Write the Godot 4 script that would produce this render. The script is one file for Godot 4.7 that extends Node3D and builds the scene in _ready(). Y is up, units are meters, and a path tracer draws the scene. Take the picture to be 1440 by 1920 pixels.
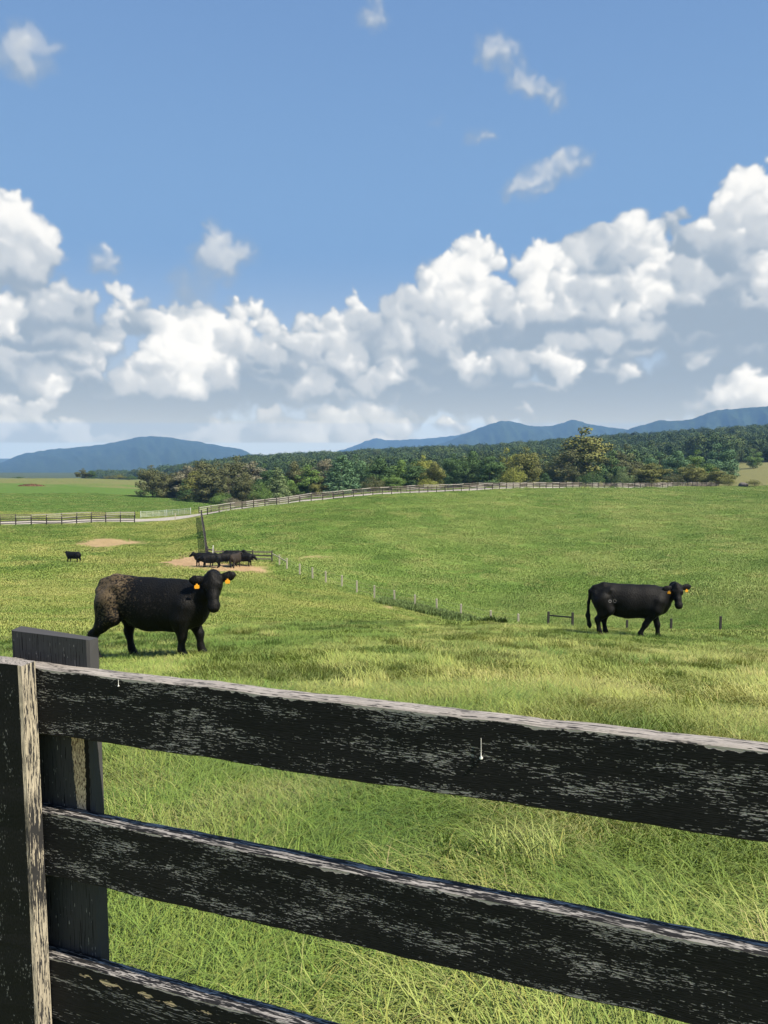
extends Node3D
# A hillside cattle pasture seen over a flaking black board fence. Metres, y up.

const F := 1493.0                 # focal length in photo pixels (1440 x 1920)
const PITCH := deg_to_rad(4.98)   # the camera looks this far below level
const EYE := Vector3(0, 1.62, 0)
const SUN_AZ := deg_to_rad(117.0) # clockwise from the view direction (-z)
const SUN_EL := deg_to_rad(50.0)

const HAZE := 0.000125            # haze per metre, and the colour that deep haze shows
const HAZE_TOP := 260.0
const HAZE_REACH := 10500.0
const HAZE_LIGHT := Color(0.145, 0.34, 0.67)

var rng := RandomNumberGenerator.new()
var used := {}
var M := {}
var noise_a := FastNoiseLite.new()
var noise_b := FastNoiseLite.new()
var noise_c := FastNoiseLite.new()

# ------------------------------------------------------------------ helpers
func clock(what: String) -> void:
	print(what, " ", Time.get_ticks_msec())

func numbered(called: String) -> String:
	used[called] = used.get(called, -1) + 1
	return called if used[called] == 0 else "%s_%03d" % [called, used[called]]

func tag(o: Node3D, label: String, category: String, group := "", kind := "") -> Node3D:
	if label: o.set_meta("label", label)
	if category: o.set_meta("category", category)
	if group: o.set_meta("group", group)
	if kind: o.set_meta("kind", kind)
	return o

func thing(called: String, label: String, category: String, at := Vector3.ZERO, turn := 0.0, group := "") -> Node3D:
	var o := Node3D.new()
	o.name = numbered(called)
	add_child(o)
	o.position = at
	o.rotation.y = turn
	tag(o, label, category, group)
	return o

func part(called: String, mesh: Mesh, material: Material, parent: Node3D, at := Transform3D()) -> MeshInstance3D:
	var o := MeshInstance3D.new()
	o.mesh = mesh
	if material: o.material_override = material
	o.name = called
	parent.add_child(o, true)
	o.transform = at
	return o

func solo(called: String, mesh: Mesh, material: Material) -> MeshInstance3D:
	var o := MeshInstance3D.new()
	o.mesh = mesh
	if material: o.material_override = material
	o.name = numbered(called)
	add_child(o)
	return o

func arrays_mesh(v: PackedVector3Array, n: PackedVector3Array, c: PackedColorArray, uv: PackedVector2Array, ix: PackedInt32Array) -> ArrayMesh:
	var a := []
	a.resize(Mesh.ARRAY_MAX)
	a[Mesh.ARRAY_VERTEX] = v
	if n.size(): a[Mesh.ARRAY_NORMAL] = n
	if c.size(): a[Mesh.ARRAY_COLOR] = c
	if uv.size(): a[Mesh.ARRAY_TEX_UV] = uv
	a[Mesh.ARRAY_INDEX] = ix
	var m := ArrayMesh.new()
	m.add_surface_from_arrays(Mesh.PRIMITIVE_TRIANGLES, a)
	return m

func smooth_normals(v: PackedVector3Array, ix: PackedInt32Array) -> PackedVector3Array:
	var n := PackedVector3Array()
	n.resize(v.size())
	for t in range(0, ix.size(), 3):
		var a := ix[t]; var b := ix[t + 1]; var c := ix[t + 2]
		var f := (v[c] - v[a]).cross(v[b] - v[a])
		n[a] += f; n[b] += f; n[c] += f
	for i in n.size():
		n[i] = n[i].normalized()
	return n

func mat(albedo: Color, rough := 0.9, spec := 0.5) -> StandardMaterial3D:
	var m := StandardMaterial3D.new()
	m.albedo_color = albedo.linear_to_srgb()
	m.roughness = rough
	m.metallic_specular = spec
	return m

# Direction through a pixel of the photograph, with a horizontal length of one.
func ray(x: float, y: float) -> Vector3:
	var d := Vector3((x - 720.0) / F, -(y - 960.0) / F, -1.0).rotated(Vector3.RIGHT, -PITCH)
	return d / Vector2(d.x, d.z).length()

func spot(x: float, y: float, depth: float) -> Vector3:
	return EYE + Vector3((x - 720.0) / F * depth, -(y - 960.0) / F * depth, -depth).rotated(Vector3.RIGHT, -PITCH)

# ------------------------------------------------------------------ terrain
# Along each bearing (photo column) the ground's row in the picture at a range in metres; nearer than 27 m one common slope.
const NEAR := [[0.0, 0.0], [1.5, -0.06], [3.0, -0.25], [6.0, -0.72], [10.0, -1.42], [13.6, -2.07], [20.5, -3.35], [27.0, -4.6]]
var COLUMNS := [
	[-320, [[40, 1168], [50, 1150], [60, 1125], [80, 1085], [97, 1054], [120, 1018], [150, 985], [172, 968], [200, 955], [250, 933], [320, 911], [420, 899], [480, 899], [620, 908], [1100, 900], [1800, 893], [2600, 886]]],
	[0, [[40, 1168], [50, 1150], [60, 1125], [80, 1085], [97, 1054], [120, 1018], [150, 985], [172, 968], [200, 955], [250, 933], [320, 911], [420, 898], [480, 898], [620, 907], [1100, 900], [1800, 893], [2600, 886]]],
	[180, [[40, 1167], [50, 1148], [60, 1122], [80, 1076], [97, 1048], [120, 1014], [150, 981], [172, 964], [200, 953], [250, 933], [320, 911], [420, 898], [480, 898], [620, 905], [1100, 900], [1800, 893], [2600, 886]]],
	[300, [[40, 1166], [50, 1146], [60, 1120], [80, 1068], [97, 1042], [120, 1010], [150, 977], [172, 961], [200, 951], [250, 936], [320, 920], [420, 906], [480, 903], [620, 899], [1100, 895], [1800, 892], [2600, 886]]],
	[450, [[40, 1168], [50, 1150], [60, 1122], [80, 1066], [97, 1034], [125, 986], [150, 957], [160, 952], [172, 949], [200, 947], [250, 943], [320, 934], [480, 915], [700, 890], [1100, 873], [1500, 874], [2600, 883]]],
	[700, [[40, 1171], [50, 1160], [60, 1143], [68, 1124], [80, 1089], [97, 1042], [125, 984], [150, 942], [166, 928], [178, 925], [200, 924], [250, 925], [320, 925], [480, 908], [700, 880], [1100, 859], [1500, 862], [2600, 880]]],
	[920, [[40, 1176], [50, 1178], [62, 1173], [70, 1145], [80, 1106], [97, 1054], [125, 992], [150, 952], [170, 930], [190, 916.5], [206, 914.5], [230, 914.5], [250, 915], [320, 917], [480, 900], [700, 872], [1100, 850], [1500, 855], [2600, 878]]],
	[1100, [[40, 1186], [50, 1192], [62, 1178], [70, 1146], [80, 1106], [97, 1060], [125, 1001], [150, 962], [180, 932], [205, 917], [218, 914], [240, 913.5], [260, 914], [320, 917], [480, 897], [700, 864], [1100, 836], [1500, 842], [2600, 874]]],
	[1300, [[40, 1186], [50, 1190], [62, 1174], [70, 1140], [80, 1102], [97, 1060], [125, 1006], [150, 970], [180, 942], [215, 922], [240, 914.5], [258, 912.5], [280, 912.5], [320, 911], [420, 893], [520, 874], [700, 854], [1100, 823], [1500, 830], [2600, 870]]],
	[1440, [[40, 1186], [50, 1188], [62, 1170], [70, 1136], [80, 1100], [97, 1060], [125, 1008], [150, 974], [180, 946], [215, 925], [240, 917], [262, 912], [300, 904], [360, 892], [420, 882], [520, 868], [700, 848], [1100, 815], [1500, 824], [2600, 868]]],
	[1800, [[40, 1186], [50, 1188], [62, 1170], [70, 1136], [80, 1100], [97, 1060], [125, 1008], [150, 974], [180, 946], [215, 925], [240, 917], [262, 912], [300, 904], [360, 892], [420, 882], [520, 866], [700, 840], [1100, 800], [1500, 812], [2600, 866]]],
]
const RN := 420
const R0 := 0.4
const R1 := 2600.0
var col_az := PackedFloat32Array()
var col_h := []

func catmull(a: float, b: float, c: float, d: float, t: float) -> float:
	return b + 0.5 * t * (c - a + t * (2.0 * a - 5.0 * b + 4.0 * c - d + t * (3.0 * (b - c) + d - a)))

func build_columns() -> void:
	for col in COLUMNS:
		var x: float = col[0]
		var r := ray(x, 900)
		col_az.append(atan2(r.x, -r.z))
		var pts := []
		for p in NEAR: pts.append([float(p[0]), float(p[1])])
		for p in col[1]: pts.append([float(p[0]), EYE.y + ray(x, p[1]).y * p[0]])
		# monotone-ish slopes (finite differences), then Hermite pieces
		var sl := []
		for i in pts.size():
			var i0 = maxi(i - 1, 0); var i1 = mini(i + 1, pts.size() - 1)
			sl.append((pts[i1][1] - pts[i0][1]) / (pts[i1][0] - pts[i0][0]))
		var tab := PackedFloat32Array()
		var k := 0
		for j in RN:
			var rr: float = R0 * pow(R1 / R0, j / float(RN - 1))
			while k < pts.size() - 2 and rr > pts[k + 1][0]: k += 1
			var w: float = pts[k + 1][0] - pts[k][0]
			var t: float = clampf((rr - pts[k][0]) / w, 0.0, 1.0)
			var t2 := t * t; var t3 := t2 * t
			tab.append((2 * t3 - 3 * t2 + 1) * pts[k][1] + (t3 - 2 * t2 + t) * w * sl[k] + (3 * t2 - 2 * t3) * pts[k + 1][1] + (t3 - t2) * w * sl[k + 1])
		col_h.append(tab)

func height(x: float, z: float) -> float:
	var R := maxf(Vector2(x, z).length(), R0)
	var az := clampf(atan2(x, -z), col_az[0] + 0.0001, col_az[col_az.size() - 1] - 0.0001)
	var f: float = clampf(log(R / R0) / log(R1 / R0), 0.0, 0.99999) * (RN - 1)
	var j := int(f)
	f -= j
	var i := 0
	while az > col_az[i + 1]: i += 1
	var t := (az - col_az[i]) / (col_az[i + 1] - col_az[i])
	var n := col_az.size() - 1
	var q := [0.0, 0.0, 0.0, 0.0]
	for m in 4:
		var tab: PackedFloat32Array = col_h[clampi(i - 1 + m, 0, n)]
		q[m] = tab[j] + (tab[j + 1] - tab[j]) * f
	var h := catmull(q[0], q[1], q[2], q[3], t)
	h += noise_a.get_noise_2d(x * 9.0, z * 9.0) * 0.05 * clampf((R - 1.0) * 0.3, 0.0, 1.0)
	h += noise_b.get_noise_2d(x * 1.6, z * 1.6) * 0.22 * clampf((R - 26.0) * 0.03, 0.0, 1.0)
	if R > R1: h = lerpf(h, -170.0, clampf((R - R1) / 1500.0, 0.0, 1.0))
	return h

func on_ground(x: float, z: float) -> Vector3:
	return Vector3(x, height(x, z), z)

# Where the line of sight through a photo pixel meets the ground, searched from a given range on.
func ground_px(x: float, y: float, from := 1.2) -> Vector3:
	var d := ray(x, y)
	var R := from
	var last := R
	while R < 2500.0:
		var p := EYE + d * R
		if p.y < height(p.x, p.z):
			var lo := last; var hi := R
			for k in 14:
				var m := (lo + hi) * 0.5
				p = EYE + d * m
				if p.y < height(p.x, p.z): hi = m
				else: lo = m
			p = EYE + d * hi
			return on_ground(p.x, p.z)
		last = R
		R *= 1.006
	var q := EYE + d * 450.0
	return on_ground(q.x, q.z)

# A ground point in a photo column at a given range.
func ground_at(x: float, R: float) -> Vector3:
	var d := ray(x, 900)
	return on_ground(d.x * R, d.z * R)

# ------------------------------------------------------------------ what grows where
var soil := []   # bare earth: centre, half axes across and along the view, strength

func add_soil(x: float, y: float, rx: float, ry: float, strength := 1.0) -> void:
	var c := ground_px(x, y, 30.0)
	var R := Vector2(c.x, c.z).length()
	var far := ground_px(x, y - ry, 30.0)
	var near := ground_px(x, y + ry, 30.0)
	var along := Vector2(far.x - near.x, far.z - near.z).length() * 0.5
	soil.append([Vector2(c.x, c.z), rx / F * R, maxf(along, 0.5), Vector2(c.x, c.z).normalized(), strength])

func bare(x: float, z: float) -> float:
	var best := 0.0
	for s in soil:
		var d: Vector2 = Vector2(x, z) - s[0]
		if absf(d.x) + absf(d.y) > (s[1] + s[2]) * 1.8: continue
		var along: float = d.dot(s[3]); var across: float = d.dot(Vector2(-s[3].y, s[3].x))
		var e: float = 1.0 - sqrt(along * along / (s[2] * s[2]) + across * across / (s[1] * s[1]))
		e += noise_a.get_noise_2d(x * 14.0, z * 14.0) * 0.45 + noise_b.get_noise_2d(x * 6.0 + 70.0, z * 6.0) * 0.3
		best = maxf(best, clampf(e * 3.0 + 0.4, 0.0, 1.0) * s[4])
	return best

# The paddocks: the fence lines part the long-grass brow and grazed swale from the hill paddock; the lane parts both from the hay fields.
var fence_line := []   # [bearing, range] along cross fence, pen and wire fence
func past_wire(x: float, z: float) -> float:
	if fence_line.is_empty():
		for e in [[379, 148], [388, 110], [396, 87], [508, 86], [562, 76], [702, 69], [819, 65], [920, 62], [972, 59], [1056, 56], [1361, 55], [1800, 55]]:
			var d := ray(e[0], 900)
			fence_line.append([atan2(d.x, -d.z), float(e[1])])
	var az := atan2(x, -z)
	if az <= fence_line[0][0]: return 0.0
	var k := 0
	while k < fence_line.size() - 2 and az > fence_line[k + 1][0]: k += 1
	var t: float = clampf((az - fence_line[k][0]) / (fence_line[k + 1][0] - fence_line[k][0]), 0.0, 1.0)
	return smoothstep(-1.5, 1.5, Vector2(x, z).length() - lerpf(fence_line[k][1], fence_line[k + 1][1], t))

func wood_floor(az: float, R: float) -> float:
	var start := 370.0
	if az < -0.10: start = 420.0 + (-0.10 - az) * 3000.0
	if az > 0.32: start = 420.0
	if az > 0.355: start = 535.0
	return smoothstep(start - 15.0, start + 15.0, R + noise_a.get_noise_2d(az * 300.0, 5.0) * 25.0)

func turf(x: float, z: float) -> Color:
	# two sowings: a yellower mixed sward, and a greener one beyond the wire fence
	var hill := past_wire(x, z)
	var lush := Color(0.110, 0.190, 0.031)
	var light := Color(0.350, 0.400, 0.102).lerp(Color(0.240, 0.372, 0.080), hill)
	var dry := Color(0.30, 0.275, 0.115)
	var a := noise_a.get_noise_2d(x * 2.6, z * 2.6)
	var b := noise_b.get_noise_2d(x * 0.55 + 31.0, z * 0.55)
	var c := noise_c.get_noise_2d(x * 0.12, z * 0.12 - 9.0)
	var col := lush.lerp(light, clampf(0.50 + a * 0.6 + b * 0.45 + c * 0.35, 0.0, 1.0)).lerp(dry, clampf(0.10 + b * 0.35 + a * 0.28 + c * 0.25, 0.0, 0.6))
	# hay fields past the lane: a fresh-cut green strip, then stubble; tan stubble again past the belt's end
	var hay := Color(0.235, 0.228, 0.092)
	if x < -12.0 and z < -168.0:
		col = Color(0.122, 0.215, 0.040).lerp(hay, smoothstep(-290.0, -315.0, z + b * 40.0) * (0.75 + 0.25 * a))
	elif x > 95.0:
		col = col.lerp(hay, smoothstep(-236.0, -250.0, z))
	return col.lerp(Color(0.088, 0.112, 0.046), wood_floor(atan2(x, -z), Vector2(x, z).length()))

func earth(x: float, z: float) -> Color:
	return Color(0.55, 0.385, 0.225).lerp(Color(0.42, 0.285, 0.16), clampf(0.5 + noise_a.get_noise_2d(x * 11.0, z * 11.0) * 0.9, 0.0, 1.0))

# A square picture of soft grain, mapped to a grey range, for a material's colour.
func grain(size: int, freq: float, octaves: int, lo: float, hi: float, seed_: int, kind := FastNoiseLite.TYPE_SIMPLEX_SMOOTH) -> ImageTexture:
	var n := FastNoiseLite.new()
	n.seed = seed_
	n.noise_type = kind
	n.frequency = freq
	n.fractal_octaves = octaves
	var im := n.get_seamless_image(size, size)
	im.convert(Image.FORMAT_RGB8)
	var d := im.get_data()
	for i in d.size():
		d[i] = int(clampf(lo + (hi - lo) * d[i] / 255.0, 0.0, 1.0) * 255.0)
	im.set_data(size, size, false, Image.FORMAT_RGB8, d)
	return ImageTexture.create_from_image(im)
# ------------------------------------------------------------------ sky
# Air and cumulus computed into a panorama. Clouds are heaps of lit puffs, laid out by bearing and elevation; the 60 degrees
# ahead are heaped once and the rest of the ring repeats them, mirrored, so that the sky goes on alike all round.
const PANO_W := 4080
const PANO_H := 2040
const WIN_W := 680
const WIN_H := 482
const EL_TOP := deg_to_rad(41.5)
const PPR := PANO_W / TAU
var sky_v := PackedFloat32Array()
var sky_a := PackedFloat32Array()
var warp_x: PackedByteArray
var warp_y: PackedByteArray
var fine: PackedByteArray
var crag := FastNoiseLite.new()
# light from the upper right, a little to this side of the clouds
const LX := 0.48
const LY := -0.74
const LZ := 0.46

func noise_bytes(w: int, h: int, freq: float, oct: int, seed_: int) -> PackedByteArray:
	var n := FastNoiseLite.new()
	n.seed = seed_
	n.frequency = freq
	n.fractal_octaves = oct
	var im := n.get_image(w, h)
	im.convert(Image.FORMAT_L8)
	return im.get_data()

func puff(cx: float, cy: float, rx: float, ry: float, bias: float, soft: float, opac: float, rough: float, amp := 0.40) -> void:
	var x0 := maxi(0, int(cx - rx * 1.25)); var x1 := mini(WIN_W - 1, int(cx + rx * 1.25) + 1)
	var y0 := maxi(0, int(cy - ry * 1.25)); var y1 := mini(WIN_H - 1, int(cy + ry * 1.25) + 1)
	for py in range(y0, y1 + 1):
		var row := py * WIN_W
		for px in range(x0, x1 + 1):
			var i := row + px
			var dx: float = (px - cx) / rx + (warp_x[i] - 127) * rough
			var dy: float = (py - cy) / ry + (warp_y[i] - 127) * rough
			var d2 := dx * dx + dy * dy
			if d2 >= 1.0: continue
			var al := (1.0 - sqrt(d2)) / soft
			if al < 1.0: al = al * al * (3.0 - 2.0 * al)
			else: al = 1.0
			al *= opac
			var v := bias + amp * (dx * LX + dy * LY + sqrt(1.0 - d2) * LZ - 0.42)
			sky_v[i] += (v - sky_v[i]) * al
			sky_a[i] += (1.0 - sky_a[i]) * al

func heap(px: float, py: float, r: float, squash: float, tone: float, soft := 0.35, opac := 1.0, kids := 1.0) -> void:
	var bias := 0.80 + (tone - 1.0) * 1.02
	var d := ray(px, py)
	var el := atan(d.y)
	var cx := atan2(d.x, -d.z) * PPR + WIN_W * 0.5
	var cy := (EL_TOP - el) * PPR
	var R := r / F * PPR / (1.0 + pow((py - 960.0) / F, 2.0) * 0.7)
	puff(cx, cy, R / cos(el), R * squash, bias - 0.05, minf(soft * 1.5, 1.0), opac, 0.0026)
	var list := []
	for k in int(R * 0.75 * kids):
		list.append([sqrt(rng.randf()) * 0.84, rng.randf() * TAU])
	list.sort_custom(func(u, w): return u[0] > w[0])
	for e in list:
		var q: float = e[0]; var a: float = e[1]
		var ox := cos(a) * q; var oy := sin(a) * q
		var nz := sqrt(maxf(0.0, 1.0 - q * q))
		var shade := bias + 0.48 * (ox * LX + oy * LY + nz * LZ - 0.36) - maxf(oy, 0.0) * 0.16
		var rr := R * rng.randf_range(0.22, 0.52) * (1.0 - 0.25 * q)
		puff(cx + ox * R / cos(el), cy + oy * R * squash, rr / cos(el), rr * (0.6 + 0.4 * squash), shade + rng.randf_range(-0.03, 0.03), minf(1.0, soft * 1.4), opac * 0.62, 0.0036, 0.30)

# Cumulus has firm edges: pull the heaped cover tight along a ragged line.
func firm() -> void:
	for i in sky_a.size():
		var a := sky_a[i]
		if a > 0.01 and a < 0.99:
			sky_a[i] = smoothstep(0.16, 0.78, a + (fine[i] - 127) * 0.0016)

func flat_base(px: float, py: float, rx: float, ry: float, v: float, opac: float) -> void:
	var d := ray(px, py)
	var cx := atan2(d.x, -d.z) * PPR + WIN_W * 0.5
	var cy := (EL_TOP - atan(d.y)) * PPR
	puff(cx, cy, rx / F * PPR, ry / F * PPR, v, 0.9, opac, 0.0032)

func air(el: float) -> Color:
	# clear air above the horizon, linear
	var t := clampf(el / deg_to_rad(34.0), 0.0, 1.0)
	var low := Color(0.55, 0.66, 0.78)
	var mid := Color(0.215, 0.39, 0.665)
	var high := Color(0.168, 0.312, 0.59)
	if t < 0.4: return low.lerp(mid, smoothstep(0.0, 0.4, t))
	return mid.lerp(high, smoothstep(0.4, 1.0, t))

func paint_clouds() -> void:
	sky_v.resize(WIN_W * WIN_H)
	sky_a.resize(WIN_W * WIN_H)
	warp_x = noise_bytes(WIN_W, WIN_H, 0.035, 4, 5)
	warp_y = noise_bytes(WIN_W, WIN_H, 0.035, 4, 6)
	fine = noise_bytes(WIN_W, WIN_H, 0.020, 5, 7)
	rng.seed = 11
	# veil of distant cloud low down
	for k in 60:
		flat_base(rng.randf_range(-60, 1500), rng.randf_range(690, 850), rng.randf_range(90, 220), rng.randf_range(14, 34), rng.randf_range(0.36, 0.72), 0.6)
	# far cream heaps low over the mountains
	for e in [[640, 800, 62, .7], [560, 828, 70, .6], [700, 790, 40, .75], [745, 808, 36, .72], [832, 796, 28, .75], [860, 812, 40, .62], [770, 776, 40, .6], [985, 778, 42, .62], [930, 800, 40, .6], [1390, 750, 60, .80], [1340, 765, 45, .72], [1430, 730, 50, .78], [1180, 790, 60, .55], [1090, 785, 60, .55], [60, 800, 60, .62], [20, 770, 50, .7], [130, 815, 50, .66], [-40, 800, 60, .66], [230, 830, 70, .55], [420, 830, 80, .55], [330, 820, 70, .52], [490, 800, 60, .55]]:
		heap(e[0], e[1], e[2], 0.62, e[3], 0.55, 0.75, 0.9)
	# main wall, back rows
	for e in [[1110, 470, 62, .62], [1150, 455, 58, .66], [1070, 500, 60, .62], [1190, 500, 70, .66], [1270, 470, 46, .55], [1250, 420, 34, .62], [1278, 395, 24, .66], [1310, 450, 46, .6], [1330, 520, 80, .62], [1430, 470, 90, .6], [1440, 560, 90, .52], [1240, 560, 80, .62], [1130, 560, 80, .64], [1000, 590, 80, .6], [880, 600, 80, .6], [760, 620, 80, .6], [660, 640, 70, .6], [560, 660, 60, .62], [260, 600, 50, .56], [130, 580, 62, .60], [50, 620, 80, .6], [150, 650, 80, .56], [20, 690, 80, .6], [90, 720, 80, .58], [1380, 640, 90, .52], [1280, 650, 80, .55], [1150, 660, 80, .56], [1040, 650, 80, .58], [930, 660, 80, .55], [820, 670, 70, .56], [720, 690, 70, .56], [610, 700, 70, .58], [500, 700, 70, .58]]:
		heap(e[0], e[1], e[2], 0.85, e[3], 0.5, 0.9)
	# grey flat undersides
	for e in [[240, 775, 150, 40, .22], [180, 745, 90, 34, .24], [330, 760, 90, 34, .27], [430, 755, 70, 26, .34], [560, 690, 56, 26, .34], [520, 735, 90, 30, .42], [620, 740, 90, 26, .45], [700, 650, 60, 40, .38], [820, 745, 120, 30, .27], [900, 760, 110, 30, .25], [1000, 745, 130, 34, .30], [1130, 755, 160, 44, .27], [1260, 720, 120, 44, .30], [1220, 780, 120, 26, .30], [950, 630, 90, 30, .34], [1100, 600, 80, 22, .36], [1330, 610, 110, 36, .28], [1400, 590, 90, 40, .27], [1280, 640, 90, 22, .32], [80, 640, 90, 20, .38], [60, 560, 60, 26, .40], [140, 670, 90, 18, .40], [30, 525, 60, 26, .40], [1120, 650, 120, 24, .36], [760, 720, 90, 24, .4]]:
		flat_base(e[0], e[1], e[2] * 1.1, e[3] * 1.1, e[4] - 0.12, 0.95)
	# sunlit towers, front rows
	for e in [
		[-30, 450, 80, .92, .8], [30, 470, 76, .84, .9], [50, 435, 58, .98, .8], [8, 405, 50, 1.0, .6], [22, 372, 22, 1.05], [80, 460, 40, .90, .8], [10, 505, 70, .68, 1.0],
		[118, 548, 30, .80], [85, 572, 34, .72], [155, 565, 34, .70], [60, 600, 40, .62], [225, 552, 26, .99], [238, 572, 20, .98], [218, 595, 24, .96], [212, 625, 22, .95], [196, 655, 24, .94], [186, 682, 18, .92], [10, 590, 34, .92], [-6, 620, 40, .9], [150, 700, 40, .72],
		[100, 730, 30, .92], [92, 758, 26, .92], [110, 780, 24, .84], [70, 775, 26, .78], [150, 690, 26, .84], [10, 760, 30, .8],
		[330, 590, 32, .98], [300, 612, 38, .93], [380, 596, 36, .96], [440, 582, 26, .98], [470, 576, 25, 1.0], [496, 600, 28, .95], [515, 625, 28, .9], [340, 650, 66, 1.04], [400, 640, 60, 1.04], [300, 670, 46, .96], [455, 640, 52, .92], [370, 690, 60, 1.06], [270, 700, 50, .84], [240, 720, 40, .76], [500, 660, 36, .78], [420, 700, 40, .9], [350, 735, 40, .9], [300, 725, 36, .74],
		[566, 606, 24, .90], [596, 606, 26, .92], [630, 596, 32, .95], [660, 566, 22, 1.0], [664, 590, 28, .97], [690, 600, 30, .9], [610, 640, 40, .84], [650, 650, 46, .84], [570, 650, 36, .8], [640, 690, 40, .78], [600, 720, 36, .8], [545, 640, 22, .86],
		[735, 590, 44, .72], [770, 570, 44, .78], [760, 610, 50, .72], [810, 600, 56, .78],
		[885, 452, 30, 1.0], [862, 466, 24, 1.0], [910, 468, 26, .99], [880, 490, 48, 1.0], [826, 500, 30, 1.0], [805, 520, 34, .98], [845, 530, 50, 1.0], [930, 490, 24, .98], [905, 540, 52, .98], [800, 560, 44, .9], [860, 580, 60, .88], [940, 570, 44, .82], [880, 620, 44, .84],
		[1002, 472, 28, 1.0], [1030, 480, 30, 1.0], [980, 498, 34, 1.0], [1010, 510, 44, 1.0], [1058, 500, 26, .96], [1050, 540, 40, .92], [990, 550, 44, .92], [1010, 590, 44, .84], [960, 600, 40, .78], [1060, 590, 44, .8],
		[1186, 412, 26, .99], [1200, 430, 30, .96], [1170, 440, 32, .86], [1150, 470, 44, .74], [1210, 470, 40, .84], [1235, 490, 30, .98], [1246, 520, 26, 1.0], [1222, 520, 34, .96], [1215, 560, 46, .92], [1250, 570, 40, .88], [1180, 590, 44, .78], [1130, 590, 40, .84], [1110, 550, 44, .76], [1180, 540, 40, .78], [1300, 520, 44, .72], [1290, 560, 36, .72],
		[1392, 336, 30, 1.0], [1415, 335, 28, 1.0], [1366, 360, 30, 1.0], [1395, 368, 40, 1.0], [1352, 390, 30, .96], [1430, 375, 40, .9], [1345, 420, 36, .86], [1310, 440, 36, .8], [1320, 430, 20, .96], [1390, 420, 50, .72], [1430, 440, 50, .66], [1360, 470, 50, .70], [1430, 500, 34, .92], [1425, 530, 30, .84], [1448, 300, 14, 1.0],
		[1040, 680, 40, .88], [1005, 670, 34, .84], [1062, 700, 34, .88], [1030, 640, 30, .84], [870, 690, 36, .84], [850, 685, 26, .82], [905, 690, 30, .74], [1180, 698, 22, .86], [1166, 712, 16, .8], [1130, 640, 36, .74], [750, 640, 40, .72], [720, 670, 40, .74], [740, 700, 36, .74], [690, 720, 36, .78], [880, 600, 26, .9], [560, 720, 40, .76], [820, 640, 46, .72], [960, 690, 40, .66],
		[1400, 720, 40, .88], [1370, 735, 36, .9], [1345, 745, 26, .86], [1430, 750, 44, .86]]:
		heap(e[0], e[1], e[2] * 1.04, 0.95, e[3], e[4] if e.size() > 4 else 0.5)
	# grey undersides again, over the feet of the towers
	for e in [[170, 750, 80, 40, .16], [260, 778, 150, 34, .13], [330, 770, 80, 30, .18], [120, 775, 40, 20, .22], [430, 745, 70, 24, .3], [545, 700, 60, 22, .26], [500, 730, 60, 22, .32], [700, 640, 50, 30, .42], [720, 600, 40, 26, .5], [640, 700, 60, 16, .45], [950, 632, 100, 22, .30], [1030, 612, 70, 16, .38], [1110, 608, 80, 16, .34], [1340, 596, 120, 30, .20], [1420, 610, 90, 34, .18], [1260, 640, 120, 16, .32], [1180, 752, 170, 40, .20], [1060, 770, 120, 26, .22], [860, 752, 140, 28, .20], [800, 700, 60, 16, .36], [1290, 700, 90, 30, .26], [1240, 510, 36, 12, .55], [1130, 505, 60, 16, .44], [1370, 470, 60, 22, .45], [180, 612, 60, 13, .38], [60, 645, 90, 13, .34], [120, 680, 80, 14, .38], [40, 520, 70, 22, .36], [100, 600, 60, 16, .42], [280, 690, 40, 14, .5], [760, 660, 60, 18, .44], [900, 720, 80, 16, .34]]:
		flat_base(e[0], e[1], e[2] * 1.2, e[3] * 1.3, e[4] - 0.16, 0.82)
	for e in [[1040, 684, 38, 1.0], [1006, 672, 28, .94], [1068, 702, 30, 1.0], [870, 690, 36, .96], [898, 694, 24, .84], [1182, 698, 20, .96], [1395, 726, 40, 1.0], [1360, 742, 34, 1.0], [1430, 750, 40, .98], [1300, 690, 30, .7], [1130, 700, 40, .66], [720, 715, 34, .86], [640, 690, 34, .8], [100, 735, 26, 1.02], [90, 762, 24, 1.0], [124, 800, 26, .86], [60, 790, 26, .84], [640, 800, 46, .86], [700, 780, 30, .86], [748, 800, 26, .96], [830, 796, 22, .96], [575, 826, 50, .74], [985, 770, 30, .76]]:
		heap(e[0], e[1], e[2], 0.72, e[3] - 0.06, 0.85, 0.8)
	firm()
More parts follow.
